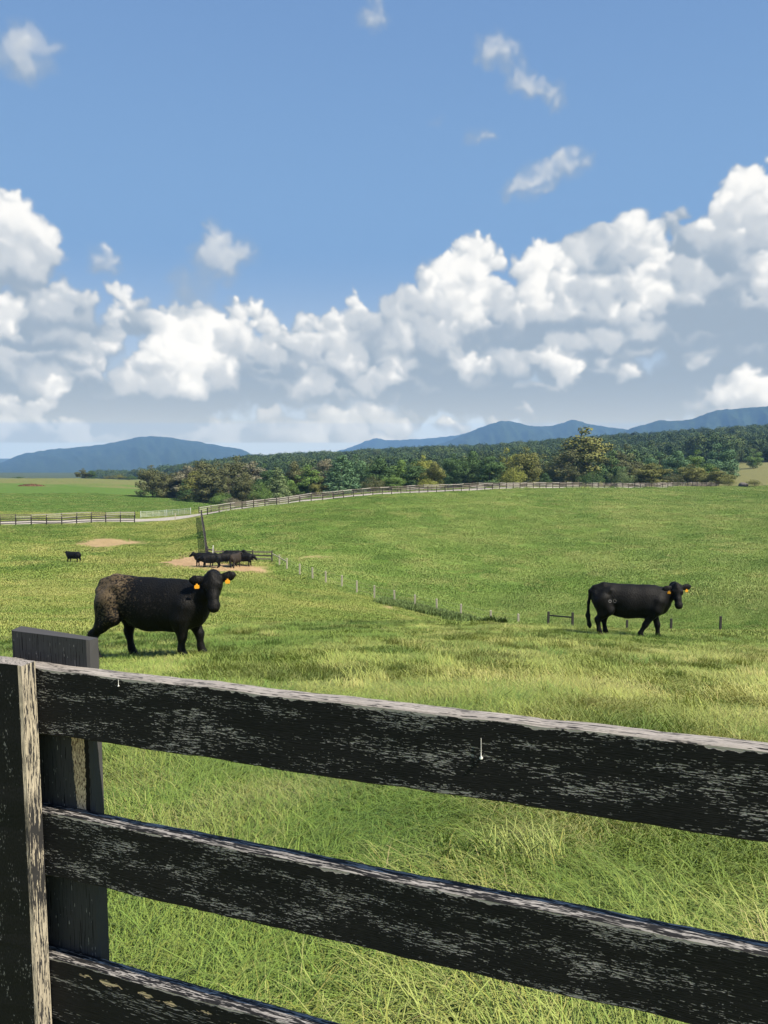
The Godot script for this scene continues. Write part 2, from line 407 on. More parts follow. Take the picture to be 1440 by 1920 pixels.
	# loose scraps and wisps in the blue
	for e in [[190, 488, 26, .82, .9], [212, 484, 16, .8, .8], [172, 486, 12, .8, .7], [200, 505, 18, .66, .4],
		[398, 420, 14, .80, .85], [402, 445, 22, .80, .9], [420, 470, 34, .74, .9], [450, 472, 26, .72, .75], [392, 490, 34, .68, .85], [420, 505, 34, .58, .6], [360, 550, 38, .50, .6], [470, 480, 20, .66, .3],
		[38, 90, 44, .72, .62], [60, 100, 36, .72, .6], [20, 105, 40, .70, .55], [40, 130, 26, .66, .35], [36, 60, 22, .66, .3],
		[696, 22, 22, .78, .75], [680, 36, 18, .74, .6], [714, 36, 18, .76, .7], [700, 44, 16, .72, .5],
		[928, 88, 26, .78, .75], [912, 98, 24, .74, .7], [950, 100, 26, .78, .75], [930, 110, 22, .74, .6], [972, 140, 22, .78, .75], [990, 155, 24, .80, .8], [1010, 165, 22, .76, .7], [1035, 175, 20, .74, .65], [1045, 195, 16, .74, .7], [960, 160, 16, .72, .5],
		[900, 254, 20, .72, .6], [886, 262, 14, .7, .5], [915, 258, 14, .7, .5], [815, 232, 9, .6, .3],
		[1050, 305, 24, .84, .8], [1080, 304, 24, .80, .75], [1030, 320, 26, .82, .8], [1000, 338, 28, .80, .8], [975, 352, 26, .78, .75], [955, 360, 18, .74, .55], [1100, 304, 14, .74, .5], [1044, 290, 12, .8, .6]]:
		heap(e[0], e[1], e[2] * 1.6, 0.8, e[3] + 0.08, 1.0, e[4] * 0.62, 1.2)

func ramp_cloud(v: float, el: float) -> Color:
	v = (v - 0.56) * 1.18 + 0.56
	var dark := Color(0.335, 0.43, 0.545)
	var grey := Color(0.58, 0.635, 0.70)
	var lit := Color(0.99, 0.985, 0.965)
	var c := dark.lerp(grey, smoothstep(0.10, 0.52, v)) if v < 0.52 else grey.lerp(lit, smoothstep(0.48, 1.0, v))
	# far cloud is seen through more air: creamier and less contrasted near the horizon
	return c.lerp(Color(0.66, 0.70, 0.73), 0.35 * (1.0 - smoothstep(0.0, deg_to_rad(5.0), el)))

# The scene's own haze stands in front of the sky: what lies behind it, so that sky and haze together come out as seen.
func behind_haze(c: Color, el: float) -> Color:
	var far := minf(HAZE_TOP / sin(maxf(el, 0.01)), HAZE_REACH)
	var t := exp(-HAZE * far)
	return Color(maxf(c.r - HAZE_LIGHT.r * (1.0 - t), 0.02) / t, maxf(c.g - HAZE_LIGHT.g * (1.0 - t), 0.02) / t, maxf(c.b - HAZE_LIGHT.b * (1.0 - t), 0.02) / t)

func build_sky(gain: float) -> ImageTexture:
	paint_clouds()
	clock("clouds")
	var pano := Image.create_empty(PANO_W, PANO_H, false, Image.FORMAT_RGBF)
	for y in PANO_H:
		var el := PI * 0.5 - (y + 0.5) / PANO_H * PI
		pano.fill_rect(Rect2i(0, y, PANO_W, 1), behind_haze(air(maxf(el, 0.0)), el) * gain)
	var win := Image.create_empty(WIN_W, WIN_H, false, Image.FORMAT_RGBF)
	var y_top := int((PI * 0.5 - EL_TOP) * PPR)
	for y in WIN_H:
		var el := EL_TOP - y / PPR
		var clear := air(maxf(el, 0.0))
		for x in WIN_W:
			# ragged edges: look the heaps up through a swirl of noise
			var i := y * WIN_W + x
			var sx := clampi(x + int((warp_x[i] - 127) * 0.045), 0, WIN_W - 1)
			var sy := clampi(y + int((warp_y[i] - 127) * 0.045), 0, WIN_H - 1)
			var j := sy * WIN_W + sx
			var a := (sky_a[i] + sky_a[j]) * 0.5
			if a < 0.004:
				win.set_pixel(x, y, behind_haze(clear, el) * gain)
				continue
			var v := sky_v[i] * 0.45 + sky_v[j] * 0.55
			var w := (fine[i] - 127) / 127.0
			a = clampf(a * (1.0 + 0.35 * w * (1.0 - a)), 0.0, 1.0)
			win.set_pixel(x, y, behind_haze(clear.lerp(ramp_cloud(v + w * 0.07, maxf(el, 0.0)), a), el) * gain)
	var flip := win.duplicate() as Image
	flip.flip_x()
	var whole := Rect2i(0, 0, WIN_W, WIN_H)
	for k in 6:
		var im: Image = win if k % 2 == 0 else flip
		var x := k * WIN_W - WIN_W / 2
		pano.blit_rect(im, whole, Vector2i(x, y_top))
		if x < 0: pano.blit_rect(im, whole, Vector2i(x + PANO_W, y_top))
	return ImageTexture.create_from_image(pano)
# ------------------------------------------------------------------ land
func build_ground() -> void:
	var azs := PackedFloat32Array()
	var a := -0.62
	while a < 0.62:
		azs.append(a)
		a += 0.0028
	while a < TAU - 0.62:
		azs.append(a)
		a += 0.06
	var radii := PackedFloat32Array([0.0, 0.6])
	var r := 0.9
	while r < 2600.0:
		radii.append(r)
		r *= 1.017 if r < 320.0 else 1.05
	for e in [2600.0, 3200.0, 4000.0, 5200.0, 7000.0, 9500.0]: radii.append(e)
	var v := PackedVector3Array(); var c := PackedColorArray(); var ix := PackedInt32Array()
	var nc := azs.size()
	for rr in radii:
		for az in azs:
			var x := sin(az) * rr; var z := -cos(az) * rr
			v.append(Vector3(x, height(x, z), z))
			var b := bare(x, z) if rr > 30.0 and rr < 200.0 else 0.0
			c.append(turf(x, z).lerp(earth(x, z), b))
	for i in radii.size() - 1:
		for j in nc:
			var k := (j + 1) % nc
			var p := i * nc + j; var q := i * nc + k
			ix.append_array([p, p + nc, q, q, p + nc, q + nc])
	var n := smooth_normals(v, ix)
	for i in n.size():
		if n[i].y < 0: n[i] = -n[i]
		if n[i].length() < 0.5: n[i] = Vector3.UP
	var m := mat(Color.WHITE, 0.95, 0.2)
	m.vertex_color_use_as_albedo = true
	m.albedo_texture = grain(512, 0.03, 5, 0.45, 1.25, 3)
	m.uv1_triplanar = true
	m.uv1_world_triplanar = true
	m.uv1_scale = Vector3(0.31, 0.31, 0.31)
	var o := solo("ground", arrays_mesh(v, n, c, PackedVector2Array(), ix), m)
	tag(o, "rolling pasture ground falling into a swale and rising to a crest", "pasture", "", "structure")

# A wooded ridge: crest given as photo pixels at one range, spurs running down this side.
func ridge(called: String, label: String, R: float, pts: Array, tone: Color, seed_: int) -> void:
	var n := FastNoiseLite.new()
	n.seed = seed_
	n.frequency = 1.0
	n.fractal_octaves = 4
	var x0: float = pts[0][0]; var x1: float = pts[pts.size() - 1][0]
	var v := PackedVector3Array(); var c := PackedColorArray(); var ix := PackedInt32Array()
	var nu := int((x1 - x0) / 4.0) + 1
	var rows := [-0.36, -0.31, -0.27, -0.23, -0.20, -0.17, -0.145, -0.12, -0.10, -0.08, -0.06, -0.045, -0.03, -0.018, -0.008, 0.0, 0.02, 0.06, 0.14, 0.25]
	for i in nu:
		var x := x0 + (x1 - x0) * i / (nu - 1)
		var k := 0
		while k < pts.size() - 2 and x > pts[k + 1][0]: k += 1
		var a0 = pts[maxi(k - 1, 0)][1]; var a3 = pts[mini(k + 2, pts.size() - 1)][1]
		var y := catmull(a0, pts[k][1], pts[k + 1][1], a3, (x - pts[k][0]) / float(pts[k + 1][0] - pts[k][0]))
		y += n.get_noise_2d(x * 0.045, 40.0) * 1.6
		var d := ray(x, y)
		var top := EYE.y + d.y * R
		for t in rows:
			var rr: float = R * (1.0 + t)
			var p := Vector3(d.x * rr, 0, d.z * rr)
			var s: float = absf(t) / (0.36 if t < 0 else 0.25)
			var fall: float = pow(1.0 - s, 1.35) if t < 0 else 1.0 - s
			var spur: float = n.get_noise_2d(x * 0.016 + t * 2.0, t * 3.5) * 0.42 * sin(minf(s * 3.0, 1.57)) * (1.0 - s)
			p.y = lerpf(-175.0, top, clampf(fall + spur, 0.0, 1.05))
			v.append(p)
			var w := n.get_noise_2d(x * 0.05, t * 14.0)
			c.append(tone.lerp(Color(tone.r * 1.5, tone.g * 1.4, tone.b * 1.3), clampf(0.5 + w * 0.9, 0.0, 1.0)))
	var nr := rows.size()
	for i in nu - 1:
		for j in nr - 1:
			var p := i * nr + j
			ix.append_array([p, p + 1, p + nr, p + nr, p + 1, p + nr + 1])
	var nn := smooth_normals(v, ix)
	for i in nn.size():
		if nn[i].y < 0: nn[i] = -nn[i]
	var m := mat(Color.WHITE, 1.0, 0.1)
	m.vertex_color_use_as_albedo = true
	m.albedo_texture = grain(256, 0.06, 4, 0.5, 1.2, seed_ + 50)
	m.uv1_triplanar = true
	m.uv1_world_triplanar = true
	m.uv1_scale = Vector3(0.0022, 0.0022, 0.0022)
	tag(solo(called, arrays_mesh(v, nn, c, PackedVector2Array(), ix), m), label, "mountain", "", "structure")

func build_mountains() -> void:
	var wood := Color(0.030, 0.048, 0.022)
	ridge("mountain", "long blue mountain with a blunt summit beyond the hay field", 6200.0, [[-420, 884], [-300, 880], [-150, 876], [0, 868], [40, 852], [60, 848], [100, 842], [150, 838], [200, 832], [240, 824], [275, 818], [320, 821], [370, 828], [410, 835], [450, 842], [480, 855], [520, 866], [570, 884]], wood, 21)
	ridge("mountain", "faint far ridge with a small pointed knob", 8200.0, [[480, 872], [530, 858], [560, 850], [590, 853], [620, 849], [660, 838], [690, 826], [706, 821], [725, 825], [770, 824], [830, 819], [890, 812], [960, 816], [1040, 824]], wood, 22)
	ridge("mountain", "low dark hump in front of the pointed far knob", 7200.0, [[590, 870], [620, 855], [650, 845], [680, 838], [700, 837], [725, 844], [770, 856], [840, 872]], wood, 23)
	ridge("mountain", "blue double-peaked mountain behind the tree belt", 6000.0, [[640, 872], [700, 857], [760, 845], [830, 831], [870, 814], [905, 800], [940, 790], [965, 792], [1000, 799], [1030, 799], [1055, 793], [1075, 787], [1100, 794], [1140, 801], [1180, 806], [1240, 818], [1330, 840]], wood, 24)
	ridge("mountain", "broad grey-blue mountain shoulder rising over the dark wood", 5200.0, [[1090, 838], [1140, 820], [1180, 805], [1215, 794], [1240, 788], [1270, 789], [1290, 787], [1320, 777], [1345, 769], [1380, 767], [1410, 764], [1440, 761], [1520, 750], [1650, 746], [1800, 770]], wood, 25)

# ------------------------------------------------------------------ trees
var crowns := {}
var trunks := {}

func leaf_quad(v: PackedVector3Array, n: PackedVector3Array, c: PackedColorArray, ix: PackedInt32Array, p: Vector3, out: Vector3, size: float, col: Color) -> void:
	var t := Vector3(rng.randfn(), rng.randfn(), rng.randfn()).normalized()
	var f := (out + t * 0.9).normalized()
	var s := f.cross(Vector3(rng.randfn(), rng.randfn(), rng.randfn())).normalized() * size
	var u := f.cross(s).normalized() * size * rng.randf_range(0.5, 0.9)
	var b := v.size()
	v.append(p - s * 0.5); v.append(p + u * 0.5); v.append(p + s * 0.55); v.append(p - u * 0.5)
	for k in 4:
		n.append((f + out * 0.8 + Vector3.UP * 0.35).normalized())
		c.append(col)
	ix.append_array([b, b + 1, b + 2, b, b + 2, b + 3])

# A crown one metre high: lobes of leaf clumps on limbs, with gaps between them.
func crown_mesh(kind: String, seed_: int, leaves: int, leaf := 0.026) -> Array:
	rng.seed = seed_
	var lobes := []
	var shape: Array = {"round": [30, 0.50, 0.49, 0.36, 0.085, 0.15], "tall": [26, 0.50, 0.49, 0.20, 0.07, 0.12], "shrub": [20, 0.42, 0.46, 0.55, 0.14, 0.24], "thin": [34, 0.50, 0.48, 0.30, 0.06, 0.11], "conifer": [0]}[kind]
	for k in shape[0]:
		# spread through an egg, more of them towards its skin, a few astray
		var d := Vector3(rng.randfn(), rng.randfn(), rng.randfn()).normalized() * pow(rng.randf(), 0.45) * rng.randf_range(0.78, 1.12)
		var wide := 1.0 if d.y < 0.0 else 1.0 - d.y * 0.25
		lobes.append([Vector3(d.x * shape[3] * wide, maxf(shape[1] + d.y * (shape[2] - shape[4]), 0.06), d.z * shape[3] * wide), rng.randf_range(shape[4], shape[5]), 0.85])
	if kind in ["round", "tall", "thin"]:
		# undergrowth and low boughs close the crown to the ground; a leader tops it
		for k in 11:
			var a := k * 2.4 + rng.randf()
			var w: float = shape[3] * rng.randf_range(0.25, 0.85)
			lobes.append([Vector3(cos(a) * w, rng.randf_range(0.05, 0.26), sin(a) * w), rng.randf_range(shape[4], shape[5]) * 0.9, 0.8])
		lobes.append([Vector3(rng.randf_range(-0.05, 0.05), 0.90, 0.0), shape[4], 1.0])
	if kind == "conifer":
		for k in 34:
			var h := 0.06 + 0.90 * k / 33.0
			var a := k * 2.4 + rng.randf()
			var w := (1.03 - h) * 0.30 + 0.012
			lobes.append([Vector3(cos(a) * w * 0.75, h, sin(a) * w * 0.75), 0.045 + w * 0.36, 0.6])
	var total := 0.0
	for l in lobes: total += l[1] * l[1]
	var v := PackedVector3Array(); var n := PackedVector3Array(); var c := PackedColorArray(); var ix := PackedInt32Array()
	for l in lobes:
		for k in int(leaves * l[1] * l[1] / total):
			var d := Vector3(rng.randfn(), rng.randfn(), rng.randfn()).normalized()
			var q: float = l[1] * pow(rng.randf(), 0.22) * rng.randf_range(0.82, 1.12)
			var p: Vector3 = l[0] + Vector3(d.x, d.y * l[2], d.z) * q
			var w := rng.randf_range(0.74, 1.2)
			var y := rng.randf_range(0.92, 1.1)
			leaf_quad(v, n, c, ix, p, d, leaf * rng.randf_range(0.65, 1.3), Color(w * y, w, w * rng.randf_range(0.7, 1.1)))
	var crown := arrays_mesh(v, n, c, PackedVector2Array(), ix)
	var tv := PackedVector3Array(); var tix := PackedInt32Array()
	tube(tv, tix, [Vector3(0, -0.03, 0), Vector3(0.006, 0.2, 0), Vector3(-0.008, 0.45, 0.006), Vector3(0, 0.8, 0)], [0.015, 0.012, 0.009, 0.003], 6)
	for l in lobes.slice(0, 9):
		var b := Vector3(0, clampf(l[0].y * 0.55, 0.08, 0.7), 0)
		tube(tv, tix, [b, (b + l[0]) * 0.5 + Vector3(0, 0.015, 0), l[0]], [0.006, 0.004, 0.002], 5)
	return [crown, arrays_mesh(tv, smooth_normals(tv, tix), PackedColorArray(), PackedVector2Array(), tix)]

func tube(v: PackedVector3Array, ix: PackedInt32Array, pts: Array, radii: Array, sides: int, cap := false) -> void:
	var b := v.size()
	for i in pts.size():
		var d: Vector3 = (pts[mini(i + 1, pts.size() - 1)] - pts[maxi(i - 1, 0)]).normalized()
		var s := d.cross(Vector3.FORWARD if absf(d.z) < 0.9 else Vector3.RIGHT).normalized()
		var u := d.cross(s)
		for k in sides:
			var a := TAU * k / sides
			v.append(pts[i] + (s * cos(a) + u * sin(a)) * radii[i])
	for i in pts.size() - 1:
		for k in sides:
			var p := b + i * sides + k; var q := b + i * sides + (k + 1) % sides
			ix.append_array([p, q, p + sides, q, q + sides, p + sides])
	if cap:
		var e := v.size()
		v.append(pts[pts.size() - 1])
		for k in sides:
			ix.append_array([e - sides + k, e - sides + (k + 1) % sides, e])

func leaf_material(col: Color, glow := 0.16) -> StandardMaterial3D:
	var m := mat(col, 0.75, 0.25)
	m.vertex_color_use_as_albedo = true
	m.backlight_enabled = true
	m.backlight = Color(glow, glow, glow * 0.6)
	m.cull_mode = BaseMaterial3D.CULL_DISABLED
	return m

func tree(called: String, label: String, category: String, x: float, top: float, half: float, R: float, kind: String, tint: String, group := "") -> void:
	var p := ground_at(x, R)
	var h := (EYE.y + ray(x, top).y * R - p.y) * 1.10
	var w := half / F * R * (1.42 if x < 500.0 else 1.25)
	var key := kind + str(rng.randi() % 3)
	rng.seed = hash(str(x) + str(top))
	key = kind + str(rng.randi() % 3)
	var o := thing(called, label, category, p, 0.0, group)
	var reach: float = {"round": 0.42, "tall": 0.26, "conifer": 0.31, "shrub": 0.66, "thin": 0.35}[kind]
	var k := w / reach
	var t := Transform3D(Basis(Vector3.UP, rng.randf() * TAU).scaled(Vector3(k, h / 1.0, k)), Vector3.ZERO)
	part("trunk", trunks[key], M.bark, o, t)
	part("crown", crowns[key], M[tint], o, t)

func build_trees() -> void:
	for kind in ["round", "tall", "conifer", "shrub", "thin"]:
		for k in 3:
			var both := crown_mesh(kind, 100 + hash(kind) % 50 + k * 7, {"round": 10500, "tall": 8000, "conifer": 7500, "shrub": 5500, "thin": 5200}[kind])
			crowns[kind + str(k)] = both[0]
			trunks[kind + str(k)] = both[1]
	M.bark = mat(Color(0.13, 0.105, 0.08), 0.95, 0.2)
	M.green = leaf_material(Color(0.122, 0.199, 0.055))
	M.dark = leaf_material(Color(0.070, 0.125, 0.047))
	M.blue = leaf_material(Color(0.095, 0.173, 0.091))
	M.olive = leaf_material(Color(0.162, 0.171, 0.056))
	M.yellow = leaf_material(Color(0.240, 0.260, 0.062))
	M.brown = leaf_material(Color(0.108, 0.118, 0.056))
	M.grey = leaf_material(Color(0.182, 0.176, 0.124))
	M.pale = leaf_material(Color(0.150, 0.202, 0.091))
	var belt := "trees of the belt behind the lane fence"
	var rows := [
		# x, top row, half width, range, kind, tint, label
		[285, 876, 25, 258, "round", "brown", "lone brownish spreading tree at the hay field end of the belt"],
		[312, 893, 16, 262, "thin", "brown", "small brown sapling between the lone tree and the thicket"],
		[366, 884, 24, 240, "thin", "olive", "olive-brown thicket tree just behind the small dark evergreen"],
		[396, 880, 24, 238, "tall", "brown", "slender brown thicket tree above the field's edge"],
		[428, 884, 26, 232, "thin", "brown", "thin brown thicket tree behind the grey-green mounded bush"],
		[460, 888, 24, 228, "round", "brown", "low brown thicket tree behind the lane fence"],
		[536, 896, 22, 222, "round", "green", "low green tree beside the pale pyramid-shaped conifer"],
		[590, 890, 24, 224, "round", "olive", "low olive tree at the foot of the bare-limbed grey tree"],
		[736, 892, 26, 220, "round", "green", "low green tree close behind the lane fence"],
		[330, 887, 20, 264, "tall", "brown", "thin brownish tree next to the lone tree at the belt's end"],
		[352, 876, 22, 257, "tall", "grey", "grey-brown half-bare tree in the thicket by the hay field"],
		[347, 902, 13, 250, "conifer", "dark", "small dark evergreen inside the brown thicket"],
		[382, 869, 27, 260, "thin", "brown", "tall thin brown tree in the middle of the thicket by the hay field"],
		[412, 867, 26, 255, "thin", "brown", "brown fading tree above the round green bush"],
		[444, 859, 32, 258, "round", "brown", "broad brown-topped tree, tallest of the thicket by the hay field"],
		[474, 869, 24, 250, "tall", "grey", "grey-brown fading tree at the near edge of the thicket"],
		[498, 873, 22, 242, "round", "dark", "dark green tree between the brown thicket and the pale conifer"],
		[520, 881, 24, 211, "conifer", "pale", "pale green pyramid-shaped conifer near the lane fence"],
		[488, 901, 20, 209, "shrub", "green", "bright green leafy shrub beside the pale conifer"],
		[552, 869, 28, 233, "round", "brown", "olive-brown tree behind the pale conifer"],
		[578, 875, 22, 224, "tall", "green", "narrow green tree beside the bare-limbed grey tree"],
		[607, 865, 26, 228, "thin", "grey", "pale grey tree with bare limbs showing"],
		[640, 859, 33, 224, "conifer", "blue", "full blue-green pine, widest conifer of the belt"],
		[668, 857, 26, 237, "round", "blue", "blue-green round tree behind the widest conifer"],
		[712, 863, 34, 228, "round", "dark", "wide dark green tree behind the lane fence"],
		[700, 890, 24, 209, "shrub", "brown", "low brownish thicket shrub in front of wide dark tree"],
		[752, 865, 28, 234, "round", "green", "mid green round tree between the wide dark tree and the yellowing pair"],
		[775, 867, 22, 224, "tall", "dark", "slim dark green tree beside the yellowing pair"],
		[792, 858, 24, 235, "round", "yellow", "yellow-topped tree, taller of the yellowing pair"],
		[814, 869, 24, 219, "round", "olive", "olive tree, lower of the yellowing pair"],
		[803, 895, 20, 204, "shrub", "yellow", "yellow-green bush at the foot of the yellowing pair"],
		[852, 855, 26, 252, "round", "dark", "dark green tree beside the gap in the belt"],
		[886, 849, 30, 258, "round", "dark", "large dark green tree, tallest beside the gap in the belt"],
		[918, 857, 26, 249, "tall", "dark", "upright dark tree beside the yellow-green trees"],
		[950, 844, 28, 263, "round", "yellow", "yellow-green rounded tree next to the upright dark tree"],
		[984, 843, 30, 252, "round", "olive", "olive-yellow broad tree in the middle of the belt"],
		[962, 869, 26, 234, "shrub", "yellow", "yellowish shrub in front of the olive-yellow broad tree"],
		[1018, 855, 26, 291, "round", "olive", "olive tree at the foot of the towering tree"],
		[1046, 859, 22, 306, "tall", "brown", "brownish tree half behind the towering tree"],
		[1096, 806, 44, 286, "tall", "olive", "towering olive-brown tree, the tallest of the whole belt"],
		[1066, 847, 28, 278, "thin", "brown", "thin-leaved brown tree leaning on the towering tree"],
		[1112, 881, 30, 252, "shrub", "dark", "dark low shrub under the towering tree"],
		[1022, 889, 14, 248, "conifer", "dark", "small black-green evergreen near the lane fence"],
		[1146, 849, 30, 286, "round", "dark", "dark olive tree beside the towering tree"],
		[1172, 837, 28, 301, "round", "brown", "second tallest tree, brownish-olive, beside the towering tree"],
		[1164, 875, 24, 258, "shrub", "pale", "pale grey-green shrub between dark bushes"],
		[1196, 867, 24, 276, "tall", "brown", "brown-olive tree with a pointed top"],
		[1222, 871, 34, 266, "round", "olive", "wide light olive tree with drooping sides"],
		[1236, 851, 26, 316, "round", "blue", "blue-green tree rising behind the wide light olive one"],
		[1270, 849, 30, 311, "round", "blue", "rounded blue-green tree in the blue-green row"],
		[1308, 847, 28, 316, "round", "green", "green tree between two blue-green ones"],
		[1346, 835, 32, 321, "round", "blue", "tall dark blue-green tree at the hayfield end of the row"],
		[1296, 873, 30, 276, "round", "olive", "olive round-topped tree in front of the blue-green row"],
		[1262, 883, 22, 266, "shrub", "brown", "brownish shrub below the rounded blue-green tree"],
		[1344, 879, 26, 271, "round", "olive", "light olive tree at the end of the lane fence"],
		[1366, 893, 14, 261, "shrub", "olive", "small olive shrub past the last lane fence post"],
	]
	for e in rows:
		var low: bool = e[4] == "shrub"
		tree("shrub" if low else ("pine_tree" if e[4] == "conifer" else "broadleaf_tree"), e[6], "shrub" if low else "tree", e[0], e[1], e[2], e[3], e[4], e[5], belt)
	tree("shrub", "rounded green bush at the low end of the lane fence", "shrub", 413, 920, 19, 205, "shrub", "green")
	tree("shrub", "grey-green mounded bush right behind the lane fence's low end", "shrub", 435, 931, 16, 190, "shrub", "grey")
	tree("broadleaf_tree", "small lone tree standing in the tan field before the dark wood", "tree", 1411, 844, 14, 455, "round", "green")
	tree("shrub", "dark low bush on the crest beyond the lane fence's end", "shrub", 1415, 897, 14, 258, "shrub", "olive")
	tree("broadleaf_tree", "tiny brownish tree on the hay field skyline", "tree", 155, 879, 10, 450, "round", "brown")
	tree("broadleaf_tree", "tiny dark green tree beside the brownish one on the hay field skyline", "tree", 171, 883, 9, 450, "round", "dark")
	tree("shrub", "low brown hedge bush on the hay field skyline", "shrub", 202, 891, 12, 455, "shrub", "brown")
	tree("shrub", "low yellowish hedge bush on the hay field skyline", "shrub", 223, 888, 12, 455, "shrub", "olive")
	tree("shrub", "low dark hedge bush on the hay field skyline, next to the belt", "shrub", 243, 890, 13, 455, "shrub", "dark")
	tree("shrub", "small dark bush on the skyline far along the hay field", "shrub", 34, 893, 8, 470, "shrub", "dark")
	tree("shrub", "flat grey-green bush on the skyline far along the hay field", "shrub", 52, 896, 8, 470, "shrub", "grey")
	# the wood on the rise behind: nobody could count it
	rng.seed = 77
	var lot := [[], [], []]
	var tints := [Color(0.052, 0.088, 0.030), Color(0.070, 0.110, 0.038), Color(0.040, 0.070, 0.028), Color(0.085, 0.115, 0.044), Color(0.058, 0.096, 0.042)]
	for k in 20000:
		var az := rng.randf_range(-0.36, 0.62)
		var R := sqrt(rng.randf_range(340.0 * 340.0, 1350.0 * 1350.0))
		if wood_floor(az, R) < 0.5: continue
		var x := sin(az) * R; var z := -cos(az) * R
		var h := rng.randf_range(8.0, 15.0) * (1.45 if rng.randf() < 0.16 else 1.0) * (1.25 if az > 0.36 and R < 600.0 else 1.0)
		if R > 900.0: h *= 0.9
		var w := h * rng.randf_range(0.7, 1.05)
		var stand := clampf(0.5 + noise_b.get_noise_2d(x * 0.16, z * 0.16) * 1.3, 0.0, 1.0)
		lot[rng.randi() % 3].append([Transform3D(Basis(Vector3.UP, rng.randf() * TAU).scaled(Vector3(w, h, w)), Vector3(x, height(x, z) - h * 0.08, z)), tints[rng.randi() % 5].lerp(tints[2 if stand < 0.5 else 3], absf(stand - 0.5)) * rng.randf_range(0.78, 1.25)])
	var m := leaf_material(Color.WHITE, 0.2)
	for k in 3:
		var crown: ArrayMesh = crown_mesh("shrub", 300 + k, 2600, 0.055)[0]
		var big := arrays_mesh(crown.surface_get_arrays(0)[0], crown.surface_get_arrays(0)[1], crown.surface_get_arrays(0)[3], PackedVector2Array(), crown.surface_get_arrays(0)[12])
		scatter("forest", "crowns", big, m, lot[k], "deep green wood covering the rise behind the tree belt", "forest")

func scatter(called: String, piece: String, mesh: Mesh, m: Material, lot: Array, label: String, category: String) -> void:
	# all that nobody could count of one kind is one object; its pieces share meshes
	var root: Node3D = get_node_or_null(called)
	if root == null:
		root = Node3D.new()
		root.name = called
		add_child(root)
		tag(root, label, category, "", "stuff")
	var mm := MultiMesh.new()
	mm.transform_format = MultiMesh.TRANSFORM_3D
	mm.use_colors = true
	mm.mesh = mesh
	mm.instance_count = lot.size()
	for i in lot.size():
		mm.set_instance_transform(i, lot[i][0])
		mm.set_instance_color(i, lot[i][1])
	var o := MultiMeshInstance3D.new()
	o.multimesh = mm
	o.material_override = m
	o.name = piece
	o.set_meta("kind", "stuff")
	root.add_child(o, true)

# ------------------------------------------------------------------ grass
# A patch of bent blades on a disc: (radius, number, width, height range).
func grass_patch(seed_: int, radius: float, count: int, width: float, h0: float, h1: float, straw: float, lean: float) -> ArrayMesh:
	rng.seed = seed_
	var v := PackedVector3Array(); var n := PackedVector3Array(); var c := PackedColorArray(); var ix := PackedInt32Array()
	var comb := rng.randf_range(-0.3, 0.3)
	for k in count:
		var q := sqrt(rng.randf()) * radius
		var a := rng.randf() * TAU
		var p := Vector3(cos(a) * q, -0.01, sin(a) * q)
		var h := rng.randf_range(h0, h1) * (0.65 + 0.35 * rng.randf())
		var la := comb + rng.randfn() * (0.85 if lean > 0.8 else 9.0)
		var dir := Vector3(cos(la), 0, sin(la))
		var bend := h * lean * rng.randf_range(0.25, 1.35)
		var w := width * rng.randf_range(0.6, 1.3)
		var side := Vector3(-dir.z, 0, dir.x).rotated(Vector3.UP, rng.randf_range(-0.7, 0.7)) * w * 0.5
		var col := Color(1, 1, 1) * rng.randf_range(0.6, 1.35)
		if rng.randf() < straw:
			col = Color(1.45, 1.15, 1.9) * rng.randf_range(0.6, 1.15)
		elif rng.randf() < 0.4:
			col = Color(col.r * 1.25, col.g * 1.1, col.b * 0.9)
		col.a = 1.0
		var b := v.size()
		var p1 := p + Vector3(0, h * 0.5, 0) + dir * bend * 0.22
		var p2 := p + Vector3(0, h * 0.86, 0) + dir * bend * 0.62
		var p3 := p + Vector3(0, h * (0.98 - 0.16 * lean), 0) + dir * bend * 1.1
		v.append(p - side); v.append(p + side)
		v.append(p1 - side * 0.9); v.append(p1 + side * 0.9)
		v.append(p2 - side * 0.6); v.append(p2 + side * 0.6)
		v.append(p3)
		var f := side.cross(p2 - p).normalized()
		if f.y < 0: f = -f
		var nn := (f + Vector3.UP * 0.85).normalized()
		for e in 7:
			n.append(nn)
			c.append(col)
		ix.append_array([b, b + 2, b + 1, b + 1, b + 2, b + 3, b + 2, b + 4, b + 3, b + 3, b + 4, b + 5, b + 4, b + 6, b + 5])
	return arrays_mesh(v, n, c, PackedVector2Array(), ix)

func sod(az: float, R: float, scale_: float, tall: float) -> Array:
	var x := sin(az) * R; var z := -cos(az) * R
	var e := 0.15 + R * 0.004
	var h := height(x, z)
	var up := Vector3(h - height(x + e, z), e, h - height(x, z + e)).normalized()
	var b := Basis(Quaternion(Vector3.UP, up)) * Basis(Vector3.UP, 2.4 + noise_b.get_noise_2d(x * 5.0 + 400.0, z * 5.0) * 5.0 + rng.randfn() * (0.7 if R < 14.0 else 3.0))
	b = b * Basis.from_scale(Vector3(scale_, scale_ * tall, scale_))
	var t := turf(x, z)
	# small drifts of bleached and of fresh growth
	var d := noise_a.get_noise_2d(x * 17.0, z * 17.0) + 0.6 * noise_b.get_noise_2d(x * 40.0, z * 40.0)
	t = t.lerp(Color(0.40, 0.37, 0.15), clampf(d * 1.3 - 0.15, 0.0, 0.6 if R < 30.0 else 0.4)) if d > 0.0 else t.lerp(Color(0.085, 0.175, 0.030), clampf(-d * 1.3 - 0.15, 0.0, 0.6 if R < 30.0 else 0.4))
	var w := rng.randf_range(0.84, 1.16) if R < 30.0 else rng.randf_range(0.95, 1.05)
	return [Transform3D(b, Vector3(x, h, z)), Color(t.r * w, t.g * w, t.b * w)]

